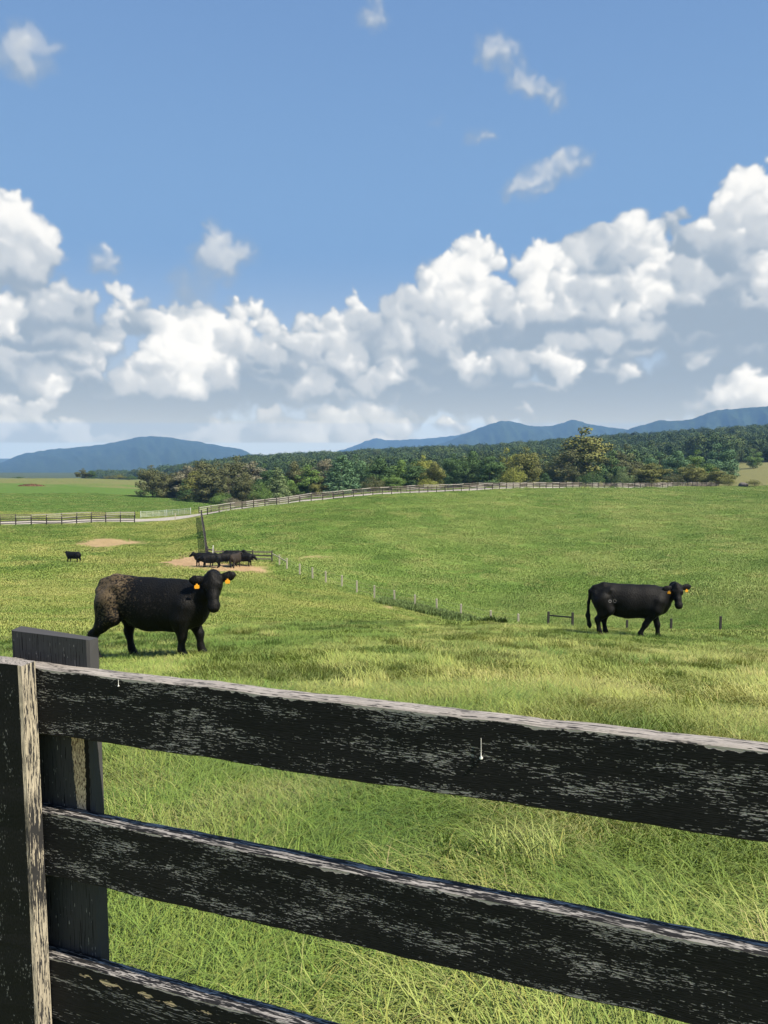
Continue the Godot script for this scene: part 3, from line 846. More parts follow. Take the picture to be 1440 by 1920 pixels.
# The wheel-worn lane stays free of grass.
func on_lane(az: float, R: float) -> bool:
	for i in lane_mid.size() - 1:
		var a: Array = lane_mid[i]; var b: Array = lane_mid[i + 1]
		if az >= a[0] and az < b[0]:
			return absf(R - lerpf(a[1], b[1], (az - a[0]) / (b[0] - a[0]))) < 6.0
	return false

func build_grass() -> void:
	var m := mat(Color.WHITE, 0.6, 0.35)
	m.vertex_color_use_as_albedo = true
	m.backlight_enabled = true
	m.backlight = Color(0.25, 0.28, 0.12)
	m.cull_mode = BaseMaterial3D.CULL_DISABLED
	# rings: inner, outer, spacing, patch radius, blades, blade width, heights, variants, straw share, lean
	var rings := [
		[0.9, 12.5, 0.24, 0.34, 250, 0.0040, 0.05, 0.18, 6, 0.25, 1.85],
		[6.0, 31.0, 0.44, 0.55, 400, 0.0070, 0.05, 0.145, 5, 0.20, 1.3],
		[28.0, 78.0, 0.9, 1.1, 1000, 0.018, 0.05, 0.14, 6, 0.09, 0.45],
		[72.0, 270.0, 1.7, 2.1, 1300, 0.040, 0.06, 0.15, 6, 0.06, 0.35],
	]
	var at := 0
	for g in rings:
		at += 1
		var lots := []
		for k in g[8]: lots.append([])
		rng.seed = 900 + at
		var R: float = g[0]
		while R < g[1]:
			var az := -0.66
			while az < 0.66:
				var r2: float = R + rng.randf_range(-0.5, 0.5) * g[2]
				var a2: float = az + rng.randf_range(-0.5, 0.5) * g[2] / R
				var x := sin(a2) * r2; var z := -cos(a2) * r2
				# one sort of sod thins out where the next comes in
				var share := 1.0
				if at == 1: share = 1.0 - smoothstep(6.5, 12.5, r2)
				elif at == 2: share = smoothstep(6.0, 11.0, r2)
				if at == 4 and on_lane(a2, r2): share = 0.0
				if rng.randf() < share and not (r2 > 40.0 and bare(x, z) > 0.2 + rng.randf() * 0.3):
					var clump := noise_b.get_noise_2d(x * 7.0, z * 7.0)
					var tall := clampf(0.85 + clump * 0.9, 0.45, 1.6) if at < 3 else 0.95 + 0.45 * noise_a.get_noise_2d(x * 3.0, z * 3.0)
					lots[rng.randi() % int(g[8])].append(sod(a2, r2, rng.randf_range(0.85, 1.15), tall))
				az += g[2] / R
			R += g[2]
		for k in g[8]:
			scatter("grass", "sward", grass_patch(500 + at * 20 + k, g[3], g[4], g[5], g[6], g[7], g[9], g[10]), m, lots[k], "green pasture grass with straw-coloured stems", "grass")
	# taller tussocks standing out of the sward
	rng.seed = 1200
	var lots := [[], [], []]
	for k in 900:
		var az := rng.randf_range(-0.62, 0.62)
		var R := sqrt(rng.randf_range(2.6 * 2.6, 30.0 * 30.0))
		var x := sin(az) * R; var z := -cos(az) * R
		if noise_b.get_noise_2d(x * 3.0, z * 3.0 + 50.0) < 0.0 and rng.randf() < 0.7: continue
		var s := sod(az, R, rng.randf_range(0.7, 1.3), rng.randf_range(0.8, 1.2))
		if rng.randf() < 0.3:
			s[1] = s[1].lerp(Color(0.085, 0.18, 0.036), 0.55)
		lots[rng.randi() % 3].append(s)
	for k in 3:
		scatter("grass_tussocks", "tussock", grass_patch(700 + k, 0.20, 130, 0.005, 0.10, 0.24, 0.16, 1.1), m, lots[k], "taller grass tussocks scattered over the near slope", "grass")
	# rank grass left along the wire fence in the swale
	rng.seed = 1300
	var rank := []
	for k in 520:
		var t := rng.randf()
		var p := ground_px(lerpf(720, 930, t) + rng.randfn() * 6.0, lerpf(1128, 1176, t) + rng.randfn() * 2.0, 34.0)
		var s := sod(atan2(p.x, -p.z), Vector2(p.x, p.z).length(), rng.randf_range(1.2, 2.0), rng.randf_range(0.8, 1.3))
		s[1] = Color(0.115, 0.175, 0.045)
		rank.append(s)
	scatter("rank_grass", "tussock", grass_patch(760, 0.3, 160, 0.018, 0.12, 0.26, 0.10, 0.7), m, rank, "dark rank grass along the foot of the wire fence", "grass")
# ------------------------------------------------------------------ far fences
func beam(a: Vector3, b: Vector3, h: float, t: float, up := Vector3.UP) -> Transform3D:
	# a unit box laid from a to b, h high and t thick
	var x := b - a
	var z := x.cross(up).normalized()
	var y := z.cross(x).normalized()
	return Transform3D(Basis(x, y * h, z * t), (a + b) * 0.5)

var unit_box: ArrayMesh
var lane_mid := []   # [bearing, range] along the lane

func make_unit_box() -> void:
	# a unit box with its long edges chamfered
	var st := SurfaceTool.new()
	st.begin(Mesh.PRIMITIVE_TRIANGLES)
	st.set_smooth_group(-1)
	var ring := []
	var c := 0.42
	for p in [[c, .5], [.5, c], [.5, -c], [c, -.5], [-c, -.5], [-.5, -c], [-.5, c], [-c, .5]]: ring.append(Vector2(p[0], p[1]))
	for i in 8:
		var p: Vector2 = ring[i]; var q: Vector2 = ring[(i + 1) % 8]
		var a := Vector3(-.5, p.x, p.y); var b := Vector3(.5, p.x, p.y); var cc := Vector3(.5, q.x, q.y); var d := Vector3(-.5, q.x, q.y)
		for e in [a, b, cc, a, cc, d]: st.add_vertex(e)
		for s in [-.5, .5]:
			for e in [Vector3(s, 0, 0), Vector3(s, p.x, p.y), Vector3(s, q.x, q.y)]: st.add_vertex(e)
	st.generate_normals()
	unit_box = st.commit()

func resample(path: Array, step: float) -> Array:
	var out := [path[0]]
	var left := step
	for i in path.size() - 1:
		var a := Vector2(path[i].x, path[i].z); var b := Vector2(path[i + 1].x, path[i + 1].z)
		var l := a.distance_to(b)
		var at := left
		while at < l:
			var p := a.lerp(b, at / l)
			out.append(on_ground(p.x, p.y))
			at += step
		left = at - l
	return out

func fence_run(called: String, label: String, stops: Array, tall: float, rails: Array, post_w: float, post_m: Material, rail_ms: Array, group := "") -> Node3D:
	var root := thing(called, label, "fence", stops[0], 0.0, group)
	var o: Vector3 = stops[0]
	for i in stops.size():
		var p: Vector3 = stops[i] - o
		var lean := Vector3(rng.randfn() * 0.02, 0, rng.randfn() * 0.02)
		part("post", unit_box, post_m, root, beam(p - Vector3(0, 0.25, 0), p + Vector3(0, tall * rng.randf_range(0.97, 1.04), 0) + lean, post_w, post_w, Vector3.RIGHT))
	for i in stops.size() - 1:
		for r in rails:
			var a: Vector3 = stops[i] - o + Vector3(0, r + rng.randfn() * 0.015, 0)
			var b: Vector3 = stops[i + 1] - o + Vector3(0, r + rng.randfn() * 0.015, 0)
			var side := (b - a).cross(Vector3.UP).normalized() * (post_w * 0.5 + 0.016)
			if side.z < 0: side = -side
			part("rail", unit_box, rail_ms[rng.randi() % rail_ms.size()], root, beam(a + side, b + side, 0.14, 0.03))
	return root

func strip(called: String, label: String, path: Array, width: float, m: Material) -> void:
	var v := PackedVector3Array(); var uv := PackedVector2Array(); var ix := PackedInt32Array()
	for i in path.size():
		var d: Vector3 = path[mini(i + 1, path.size() - 1)] - path[maxi(i - 1, 0)]
		var s := Vector3(-d.z, 0, d.x).normalized()
		for k in 5:
			var w := (k / 4.0 - 0.5) * width * (1.0 + noise_a.get_noise_1d(i * 3.0 + k * 77.0) * 0.12)
			var p: Vector3 = path[i] + s * w
			v.append(on_ground(p.x, p.z) + Vector3(0, 0.05, 0))
	for i in path.size() - 1:
		for k in 4:
			var p := i * 5 + k
			ix.append_array([p, p + 5, p + 1, p + 1, p + 5, p + 6])
	var n := smooth_normals(v, ix)
	for i in n.size():
		if n[i].y < 0: n[i] = -n[i]
	tag(solo(called, arrays_mesh(v, n, PackedColorArray(), PackedVector2Array(), ix), m), label, "lane", "", "structure")

func metal_gate(label: String, a: Vector3, b: Vector3, group: String) -> void:
	var root := thing("tube_gate", label, "gate", a, 0.0, group)
	var d := b - a
	for h in [0.25, 0.48, 0.71, 0.94, 1.2]:
		var v := PackedVector3Array(); var ix := PackedInt32Array()
		tube(v, ix, [Vector3(0, h, 0), d * 0.5 + Vector3(0, h, 0), d + Vector3(0, h, 0)], [0.028, 0.028, 0.028], 6)
		part("bar", arrays_mesh(v, smooth_normals(v, ix), PackedColorArray(), PackedVector2Array(), ix), M.zinc, root)
	for t in [0.0, 0.25, 0.5, 0.75, 1.0]:
		var v := PackedVector3Array(); var ix := PackedInt32Array()
		var w := 0.06 if t == 0.0 or t == 1.0 else 0.024
		tube(v, ix, [d * t + Vector3(0, -0.2 if w > 0.05 else 0.25, 0), d * t + Vector3(0, 0.7, 0), d * t + Vector3(0, 1.35 if w > 0.05 else 1.2, 0)], [w, w, w], 6, true)
		part("end_post" if w > 0.05 else "upright", arrays_mesh(v, smooth_normals(v, ix), PackedColorArray(), PackedVector2Array(), ix), M.zinc, root)

func build_far_fences() -> void:
	rng.seed = 41
	M.post_dark = mat(Color(0.022, 0.020, 0.019), 0.85, 0.3)
	M.rail_dark = mat(Color(0.050, 0.045, 0.042), 0.85, 0.3)
	M.rail_grey = mat(Color(0.34, 0.32, 0.285), 0.9, 0.3)
	M.rail_brown = mat(Color(0.135, 0.118, 0.098), 0.9, 0.3)
	M.post_wood = mat(Color(0.42, 0.38, 0.30), 0.9, 0.3)
	M.zinc = mat(Color(0.50, 0.53, 0.52), 0.5, 0.5)
	M.wire = mat(Color(0.22, 0.22, 0.22), 0.5, 0.5)
	M.gravel = mat(Color(0.40, 0.37, 0.32), 0.95, 0.2)
	M.gravel.albedo_texture = grain(256, 0.05, 4, 0.7, 1.15, 8)
	M.gravel.uv1_triplanar = true
	M.gravel.uv1_world_triplanar = true
	M.gravel.uv1_scale = Vector3(0.2, 0.2, 0.2)
	var path := []
	for e in [[388, 150], [440, 153], [500, 156], [560, 158.5], [620, 161], [720, 168.5], [830, 178], [920, 188], [1030, 204], [1150, 222], [1250, 240], [1345, 262]]: path.append(ground_at(e[0], e[1]))
	var back := []
	for e in [[372, 157.5], [440, 160], [500, 163], [560, 166], [620, 169], [720, 176.5], [830, 186.5], [920, 197], [1030, 213], [1150, 231], [1250, 249], [1352, 272]]: back.append(ground_at(e[0], e[1]))
	var mid := []
	for e in [[-200, 155], [-60, 155], [90, 155], [200, 154.5], [300, 153.5], [340, 153.2], [388, 153.6], [440, 156.5], [500, 159.5], [560, 162.2], [620, 165], [720, 172.5], [830, 182], [920, 192.5], [1030, 208.5], [1150, 226.5], [1250, 244.5], [1352, 267]]:
		mid.append(ground_at(e[0], e[1]))
		var p: Vector3 = mid[mid.size() - 1]
		lane_mid.append([atan2(p.x, -p.z), Vector2(p.x, p.z).length()])
	strip("lane", "pale gravel farm lane running between two board fences", resample(mid, 2.0), 5.6, M.gravel)
	fence_run("lane_fence", "black-posted board fence on the pasture side of the lane, climbing to the crest", resample(path, 2.44), 1.35, [0.42, 0.80, 1.18], 0.17, M.post_dark, [M.rail_dark, M.rail_brown, M.rail_brown])
	fence_run("lane_fence", "weathered grey board fence on the far side of the lane along the tree belt", resample(back, 2.44), 1.35, [0.42, 0.80, 1.18], 0.15, M.rail_dark, [M.rail_grey, M.rail_grey, M.rail_brown])
	var left := []; var left2 := []
	for x in [-160, -60, 40, 140, 275]: left.append(ground_at(x, 150))
	for x in [-160, -60, 40, 140, 258]: left2.append(ground_at(x, 159.5))
	fence_run("lane_fence", "black board fence on the pasture side of the lane, ending at the gate gap", resample(left, 2.44), 1.35, [0.42, 0.80, 1.18], 0.15, M.post_dark, [M.rail_dark])
	fence_run("lane_fence", "brown board fence along the hay field side of the lane", resample(left2, 2.6), 1.3, [0.42, 0.80, 1.15], 0.14, M.rail_dark, [M.rail_brown, M.rail_grey])
	metal_gate("galvanised tube gate at the end of the hay field fence", ground_at(262, 159.5), ground_at(308, 160.5), "tube gates at the lane")
	metal_gate("galvanised tube gate standing next to the lane's gate post", ground_at(311, 160.5), ground_at(356, 158.5), "tube gates at the lane")
	var gp := ground_at(327, 149.5)
	tag(solo("gate_post", unit_box, M.post_wood), "single wooden gate post between the two lane fences", "post").transform = beam(gp - Vector3(0, 0.2, 0), gp + Vector3(0, 1.3, 0), 0.16, 0.16, Vector3.RIGHT)
	# the cross fence from the pen up to the lane
	var cross := resample([ground_at(397, 87), ground_at(385, 89.5), ground_at(382, 110), ground_at(376, 148)], 2.2)
	fence_run("cross_fence", "dark board fence running uphill from the pen to the lane, seen end-on", cross, 1.45, [0.3, 0.6, 0.9, 1.2], 0.16, M.rail_dark, [M.rail_dark, M.rail_brown])
	var wp := ground_at(395.5, 85.8)
	tag(solo("white_board", unit_box, mat(Color(0.62, 0.62, 0.60), 0.7)), "narrow white board upright at the corner where cross fence meets pen", "board").transform = beam(wp - Vector3(0, 0.1, 0), wp + Vector3(0.1, 1.75, 0), 0.24, 0.04, Vector3(0, 0, 1))
	# the pen
	var pen := []
	for x in [398, 415, 431, 457, 472, 508]: pen.append(ground_at(x, 86.5))
	fence_run("pen_fence", "dark weathered rail fence behind the huddled black cows", pen, 1.22, [0.35, 0.72, 1.08], 0.14, M.rail_dark, [M.rail_brown, M.rail_dark])
	# wire fence down the swale: each post stands on its own, strands between
	var root := thing("wire_fence", "wire fence on grey wooden posts running down through the swale", "fence", Vector3.ZERO)
	var tops := []
	for e in [[524, 1060], [538, 1067], [562, 1079], [586, 1086], [611, 1093], [641, 1101], [669, 1112], [702, 1122], [740, 1131], [778, 1140], [819, 1148], [864, 1158], [920, 1171], [972, 1178]]:
		var p := ground_px(e[0], e[1], 45.0)
		tops.append(p)
	for p in tops:
		part("post", unit_box, M.post_wood, root, beam(p - Vector3(0, 0.3, 0), p + Vector3(rng.randfn() * 0.02, 1.14, 0), 0.15, 0.15, Vector3.RIGHT))
	for h in [0.35, 0.7, 1.05]:
		for i in tops.size() - 1:
			part("wire", unit_box, M.wire, root, beam(tops[i] + Vector3(0, h, 0.07), tops[i + 1] + Vector3(0, h, 0.07), 0.008, 0.008))
	part("brace_rail", unit_box, M.post_wood, root, beam(ground_at(509, 86.3) + Vector3(0, 0.95, 0), tops[1] + Vector3(0, 0.8, 0), 0.1, 0.06))
	var h := thing("brace_posts", "two short dark posts joined by one rail, showing over the brow", "fence", ground_at(1056, 56))
	var ha := ground_at(1033, 56) - h.position; var hb := ground_at(1079, 55.5) - h.position
	for p in [ha, hb]:
		part("post", unit_box, M.rail_dark, h, beam(p - Vector3(0, 0.3, 0), p + Vector3(0, 1.40, 0), 0.15, 0.15, Vector3.RIGHT))
	part("rail", unit_box, M.rail_dark, h, beam(ha + Vector3(0, 1.14, 0), hb + Vector3(0, 1.06, 0), 0.09, 0.07))
	for e in [[1183, "dark fence post seen beneath the walking cow's belly"], [1267, "short dark fence post just past the walking cow's chest"], [1361, "lone dark fence post on the brow past the walking cow"]]:
		var p := ground_at(e[0], 55.0)
		tag(solo("fence_post", unit_box, M.rail_dark), e[1], "post", "posts showing over the brow").transform = beam(p - Vector3(0, 0.3, 0), p + Vector3(0, 0.98, 0), 0.13, 0.13, Vector3.RIGHT)
	# round bale-like dark stone on the crest
	var sv := PackedVector3Array(); var six := PackedInt32Array()
	for i in 9:
		for j in 14:
			var th := PI * i / 8.0; var ph := TAU * j / 14.0
			var d := Vector3(sin(th) * cos(ph), cos(th), sin(th) * sin(ph))
			sv.append(Vector3(d.x * 1.5, d.y * 0.75 + 0.5, d.z * 1.0) * (1.0 + noise_a.get_noise_3dv(d * 60.0) * 0.25))
	for i in 8:
		for j in 14:
			var p := i * 14 + j; var q := i * 14 + (j + 1) % 14
			six.append_array([p, q, p + 14, q, q + 14, p + 14])
	var stone := solo("boulder", arrays_mesh(sv, smooth_normals(sv, six), PackedColorArray(), PackedVector2Array(), six), mat(Color(0.10, 0.09, 0.085), 0.95))
	stone.position = ground_at(1394, 259)
	tag(stone, "dark rounded boulder beside the low bush on the crest", "boulder")
	# reddish heap of brush in the hay field
	rng.seed = 63
	var bv := PackedVector3Array(); var bn := PackedVector3Array(); var bc := PackedColorArray(); var bix := PackedInt32Array()
	for k in 900:
		var a := rng.randf() * TAU; var q := sqrt(rng.randf())
		leaf_quad(bv, bn, bc, bix, Vector3(cos(a) * q * 5.0, (1.0 - q * q) * 0.9 * rng.randf(), sin(a) * q * 2.4), Vector3(cos(a) * q, 1, sin(a) * q).normalized(), 0.4, Color(1, 1, 1) * rng.randf_range(0.6, 1.3))
	var heap_ := solo("brush_heap", arrays_mesh(bv, bn, bc, PackedVector2Array(), bix), leaf_material(Color(0.16, 0.085, 0.05)))
	heap_.position = ground_at(58, 318)
	tag(heap_, "low reddish-brown brush heap in the hay field", "brush heap")

# ------------------------------------------------------------------ cattle
# A figure from tapered bones: distances joined smoothly on a grid, drawn as surface nets.
func flesh(bones: Array, cell: float, k: float) -> Array:
	var lo := Vector3(1e9, 1e9, 1e9); var hi := -lo
	for b in bones:
		for e in 2:
			var r: Vector3 = Vector3.ONE * (b[2 + e] + 0.06)
			lo = lo.min(b[e] - r); hi = hi.max(b[e] + r)
	var nx := int((hi.x - lo.x) / cell) + 2; var ny := int((hi.y - lo.y) / cell) + 2; var nz := int((hi.z - lo.z) / cell) + 2
	var g := PackedFloat32Array()
	g.resize(nx * ny * nz)
	for b in bones:
		var a: Vector3 = b[0]; var c: Vector3 = b[1]; var ra: float = b[2]; var rb: float = b[3]; var zs: float = b[4]
		var m := maxf(ra, rb) + 0.13
		var p0 := a.min(c) - Vector3(m, m, m) - lo; var p1 := a.max(c) + Vector3(m, m, m) - lo
		var ba := Vector3(c.x - a.x, c.y - a.y, (c.z - a.z) * zs)
		var bb := maxf(ba.length_squared(), 1e-9)
		for z in range(maxi(0, int(p0.z / cell)), mini(nz, int(p1.z / cell) + 2)):
			var pz := (lo.z + z * cell - a.z) * zs
			for y in range(maxi(0, int(p0.y / cell)), mini(ny, int(p1.y / cell) + 2)):
				var py := lo.y + y * cell - a.y
				var row := (z * ny + y) * nx
				for x in range(maxi(0, int(p0.x / cell)), mini(nx, int(p1.x / cell) + 2)):
					var p := Vector3(lo.x + x * cell - a.x, py, pz)
					var h := clampf(p.dot(ba) / bb, 0.0, 1.0)
					var d := (p - ba * h).length() - (ra + (rb - ra) * h)
					g[row + x] += exp(-k * d)
	for i in g.size():
		g[i] = -log(maxf(g[i], 1e-6)) / k
	var where := {}
	var v := PackedVector3Array()
	var ix := PackedInt32Array()
	var sx := 1; var sy := nx; var sz := nx * ny
	var step := [0, sx, sy, sx + sy, sz, sx + sz, sy + sz, sx + sy + sz]
	var off := [Vector3(0,0,0), Vector3(1,0,0), Vector3(0,1,0), Vector3(1,1,0), Vector3(0,0,1), Vector3(1,0,1), Vector3(0,1,1), Vector3(1,1,1)]
	var edges := [[0,1],[2,3],[4,5],[6,7],[0,2],[1,3],[4,6],[5,7],[0,4],[1,5],[2,6],[3,7]]
	for z in nz - 1:
		for y in ny - 1:
			var row := z * sz + y * sy
			for x in nx - 1:
				var i := row + x
				var s := 0
				for e in step:
					if g[i + e] < 0.0: s += 1
				if s == 0 or s == 8: continue
				var p := Vector3.ZERO; var cnt := 0
				for e in edges:
					var a: float = g[i + step[e[0]]]; var b: float = g[i + step[e[1]]]
					if (a < 0.0) != (b < 0.0):
						p += off[e[0]].lerp(off[e[1]], a / (a - b)); cnt += 1
				where[i] = v.size()
				v.append(lo + (Vector3(x, y, z) + p / cnt) * cell)
	for i in where:
		var s0 := g[i] < 0.0
		for e in [[sx, sy, sz], [sy, sz, sx], [sz, sx, sy]]:
			if (g[i + e[0]] < 0.0) != s0 and where.has(i - e[1]) and where.has(i - e[2]) and where.has(i - e[1] - e[2]):
				var a: int = where[i]; var b: int = where[i - e[1]]; var c: int = where[i - e[1] - e[2]]; var d: int = where[i - e[2]]
				if s0: ix.append_array([a, c, b, a, d, c])
				else: ix.append_array([a, b, c, a, c, d])
	return [v, ix]

# Bones of a cow facing +x; its right side is +z. Feet: [x, y, z] of hind right, hind left, fore right, fore left.
func cow_bones(f: Array, head: Transform3D, ears: Array, tail: Array) -> Array:
	var B := []
	var t := 1.34
	B.append([Vector3(0.22, 1.06, 0), Vector3(0.48, 1.01, 0), 0.25, 0.335, t])
	B.append([Vector3(0.48, 1.01, 0), Vector3(0.92, 0.90, 0), 0.345, 0.437, t])
	B.append([Vector3(0.92, 0.90, 0), Vector3(1.38, 0.905, 0), 0.437, 0.427, t])
	B.append([Vector3(1.38, 0.905, 0), Vector3(1.66, 0.94, 0), 0.427, 0.365, t])
	B.append([Vector3(1.62, 0.93, 0), Vector3(1.74, 0.88, 0), 0.33, 0.22, t])
	B.append([Vector3(1.60, 0.72, 0), Vector3(1.79, 0.72, 0), 0.20, 0.13, 1.2])
	for e in [[0.07, 1.24, 0.07, 0.30, 1.285, 0.10], [0.30, 1.285, 0.10, 1.0, 1.265, 0.065], [1.0, 1.265, 0.065, 1.6, 1.285, 0.065]]:
		B.append([Vector3(e[0], e[1], 0), Vector3(e[3], e[4], 0), e[2], e[5], 1.0])
	B.append([Vector3(0.60, 0.60, 0), Vector3(0.68, 0.56, 0), 0.09, 0.07, 1.0])
	for s in [0, 1]:
		var z := 1.0 if s == 0 else -1.0
		B.append([Vector3(0.06, 1.10, z * 0.11), Vector3(0.16, 0.88, z * 0.17), 0.07, 0.14, 1.0])
		B.append([Vector3(0.44, 1.22, z * 0.19), Vector3(0.30, 1.16, z * 0.15), 0.06, 0.08, 1.0])
		var h: Vector3 = f[s]
		var dx := h.x - 0.25
		var hock := Vector3(h.x - 0.06, h.y + 0.44, h.z)
		var stifle := Vector3(0.42 + dx * 0.30, 0.70, z * 0.21)
		B.append([Vector3(0.27, 0.96, z * 0.15), stifle, 0.215, 0.145, 1.05])
		B.append([Vector3(0.16, 0.92, z * 0.16), (stifle + hock) * 0.5 + Vector3(-0.02, 0, 0), 0.15, 0.105, 1.0])
		B.append([stifle, hock, 0.125, 0.066, 1.1])
		B.append([hock, Vector3(h.x - 0.01, h.y + 0.15, h.z), 0.067, 0.049, 1.0])
		B.append([Vector3(h.x - 0.01, h.y + 0.15, h.z), Vector3(h.x + 0.035, h.y + 0.045, h.z), 0.046, 0.052, 1.0])
		B.append([Vector3(h.x + 0.01, h.y + 0.03, h.z), Vector3(h.x + 0.06, h.y + 0.025, h.z), 0.046, 0.036, 1.0])
		var g: Vector3 = f[2 + s]
		var dg := g.x - 1.62
		var elbow := Vector3(1.60 + dg * 0.22, 0.60, z * 0.19)
		var knee := Vector3(1.63 + dg * 0.72, lerpf(0.36, g.y + 0.36, 0.8), lerpf(z * 0.19, g.z, 0.7))
		B.append([Vector3(1.66, 0.95, z * 0.17), Vector3(1.60, 0.74, z * 0.19), 0.19, 0.165, 1.0])
		B.append([Vector3(1.60, 0.74, z * 0.19), elbow, 0.165, 0.105, 1.0])
		B.append([elbow, knee, 0.105, 0.066, 1.0])
		B.append([knee, Vector3(g.x - 0.01, g.y + 0.13, g.z), 0.064, 0.047, 1.0])
		B.append([Vector3(g.x - 0.01, g.y + 0.13, g.z), Vector3(g.x + 0.03, g.y + 0.045, g.z), 0.044, 0.052, 1.0])
		B.append([Vector3(g.x + 0.01, g.y + 0.03, g.z), Vector3(g.x + 0.055, g.y + 0.025, g.z), 0.046, 0.036, 1.0])
	var nape := head * Vector3(0.04, -0.13, 0)
	var bend := Vector3(1.80, 1.0, 0).lerp(nape, 0.5) + Vector3(0.05, 0.02, 0)
	B.append([Vector3(1.62, 1.02, 0), bend, 0.27, 0.17, 1.12])
	B.append([bend, nape, 0.17, 0.115, 1.05])
	B.append([Vector3(1.70, 0.92, 0), head * Vector3(0.06, -0.20, 0), 0.22, 0.09, 1.1])
	for i in tail.size() - 1:
		B.append([tail[i][0], tail[i + 1][0], tail[i][1], tail[i + 1][1], 1.0])
	return B

const HEAD := 1.13

# Head: x to the muzzle, y out of the forehead, z to the cow's right.
func head_bones(head: Transform3D, ears: Array) -> Array:
	var B := []
	var list := [
		[Vector3(0.02, -0.07, 0), Vector3(0.10, -0.07, 0), 0.105, 0.108],
		[Vector3(0.03, -0.08, 0.05), Vector3(0.12, -0.08, 0.05), 0.085, 0.085], [Vector3(0.03, -0.08, -0.05), Vector3(0.12, -0.08, -0.05), 0.085, 0.085],
		[Vector3(0.10, -0.07, 0), Vector3(0.30, -0.065, 0), 0.10, 0.070], [Vector3(0.30, -0.065, 0), Vector3(0.44, -0.07, 0), 0.070, 0.066],
		[Vector3(0.43, -0.075, 0.03), Vector3(0.47, -0.075, 0.025), 0.058, 0.050], [Vector3(0.43, -0.075, -0.03), Vector3(0.47, -0.075, -0.025), 0.058, 0.050],
		[Vector3(0.10, -0.17, 0), Vector3(0.42, -0.12, 0), 0.085, 0.042],
		[Vector3(0.12, -0.13, 0.06), Vector3(0.22, -0.13, 0.045), 0.062, 0.05], [Vector3(0.12, -0.13, -0.06), Vector3(0.22, -0.13, -0.045), 0.062, 0.05],
		[Vector3(0.13, -0.02, 0.095), Vector3(0.17, -0.035, 0.09), 0.032, 0.024], [Vector3(0.13, -0.02, -0.095), Vector3(0.17, -0.035, -0.09), 0.032, 0.024],
		[Vector3(-0.02, -0.01, 0), Vector3(0.05, -0.005, 0), 0.062, 0.055],
		[Vector3(0.03, -0.15, 0), Vector3(-0.05, -0.22, 0), 0.11, 0.12]]
	for e in list: B.append([head * (e[0] * HEAD), head * (e[1] * HEAD), e[2] * HEAD, e[3] * HEAD, 1.0])
	for e in ears:
		# root, a broad fuzzy blade in two fans, tip
		var root: Vector3 = head * (Vector3(0.03, -0.06, e[0] * 0.115) * HEAD)
		var tip: Vector3 = root + e[1]
		var down: Vector3 = e[2]
		B.append([root, root.lerp(tip, 0.35), 0.036, 0.058, 1.9])
		B.append([root.lerp(tip, 0.35), root.lerp(tip, 0.72), 0.058, 0.066, 1.9])
		B.append([root.lerp(tip, 0.72), tip, 0.066, 0.040, 1.9])
		B.append([root.lerp(tip, 0.45) + down * 0.03, root.lerp(tip, 0.8) + down * 0.03, 0.036, 0.032, 1.6])
	return B

func cow_mesh(bones: Array, skull: Array, cell: float, mud: float, seed_: int) -> ArrayMesh:
	var body := flesh(bones, cell, 36.0)
	var top := flesh(skull, cell * 0.5, 55.0)
	var v: PackedVector3Array = body[0]
	var ix: PackedInt32Array = body[1]
	var b := v.size()
	v.append_array(top[0])
	for i in top[1]: ix.append(i + b)
	var n := smooth_normals(v, ix)
	var c := PackedColorArray()
	var hair := FastNoiseLite.new()
	hair.seed = seed_
	hair.frequency = 1.0
	hair.fractal_octaves = 3
	for i in v.size():
		var p := v[i]
		var base := Color(0.0052, 0.0050, 0.0052)
		if mud > 0.0:
			# dried mud caked into the coat over the rump, in crusts and licks
			var reach := 1.0 - Vector2(p.x - 0.24, (p.y - 1.18) * 0.85).length() / 0.52
			var lick := hair.get_noise_3d(p.x * 16.0, p.y * 26.0, p.z * 16.0) + 0.7 * hair.get_noise_3d(p.x * 45.0, p.y * 60.0, p.z * 45.0)
			var crust := smoothstep(0.0, 0.4, reach * 1.3 + lick * 1.25 - 0.42)
			if reach > -0.6: base = base.lerp(Color(0.115, 0.086, 0.050), clampf(crust, 0.0, 1.0) * mud * 0.8)
			var fleck := hair.get_noise_3d(p.x * 22.0 + 9.0, p.y * 40.0, p.z * 22.0)
			if p.x < 1.4 and p.y > 0.7 and p.y < 1.15 and fleck > 0.36: base = base.lerp(Color(0.08, 0.07, 0.055), 0.3 * mud)
		c.append(base)
		v[i] += n[i] * hair.get_noise_3d(p.x * 24.0, p.y * 24.0, p.z * 24.0) * 0.006
	return arrays_mesh(v, n, c, PackedVector2Array(), ix)

func disc_tag(size: float) -> ArrayMesh:
	# an ear tag: shield-shaped plate with a neck and a button
	var st := SurfaceTool.new()
	st.begin(Mesh.PRIMITIVE_TRIANGLES)
	st.set_smooth_group(-1)
	var out := [Vector2(-0.16, 0.5), Vector2(0.16, 0.5), Vector2(0.20, 0.26), Vector2(0.48, 0.16), Vector2(0.5, -0.34), Vector2(0.36, -0.5), Vector2(-0.36, -0.5), Vector2(-0.5, -0.34), Vector2(-0.48, 0.16), Vector2(-0.20, 0.26)]
	for i in out.size():
		var p: Vector2 = out[i] * size; var q: Vector2 = out[(i + 1) % out.size()] * size
		for s in [-1, 1]:
			for e in [Vector3(0, 0, s * 0.004), Vector3(p.x, p.y, s * 0.003), Vector3(q.x, q.y, s * 0.003)]: st.add_vertex(e)
		for e in [Vector3(p.x, p.y, -0.003), Vector3(q.x, q.y, -0.003), Vector3(q.x, q.y, 0.003), Vector3(p.x, p.y, -0.003), Vector3(q.x, q.y, 0.003), Vector3(p.x, p.y, 0.003)]: st.add_vertex(e)
	st.generate_normals()
	return st.commit()

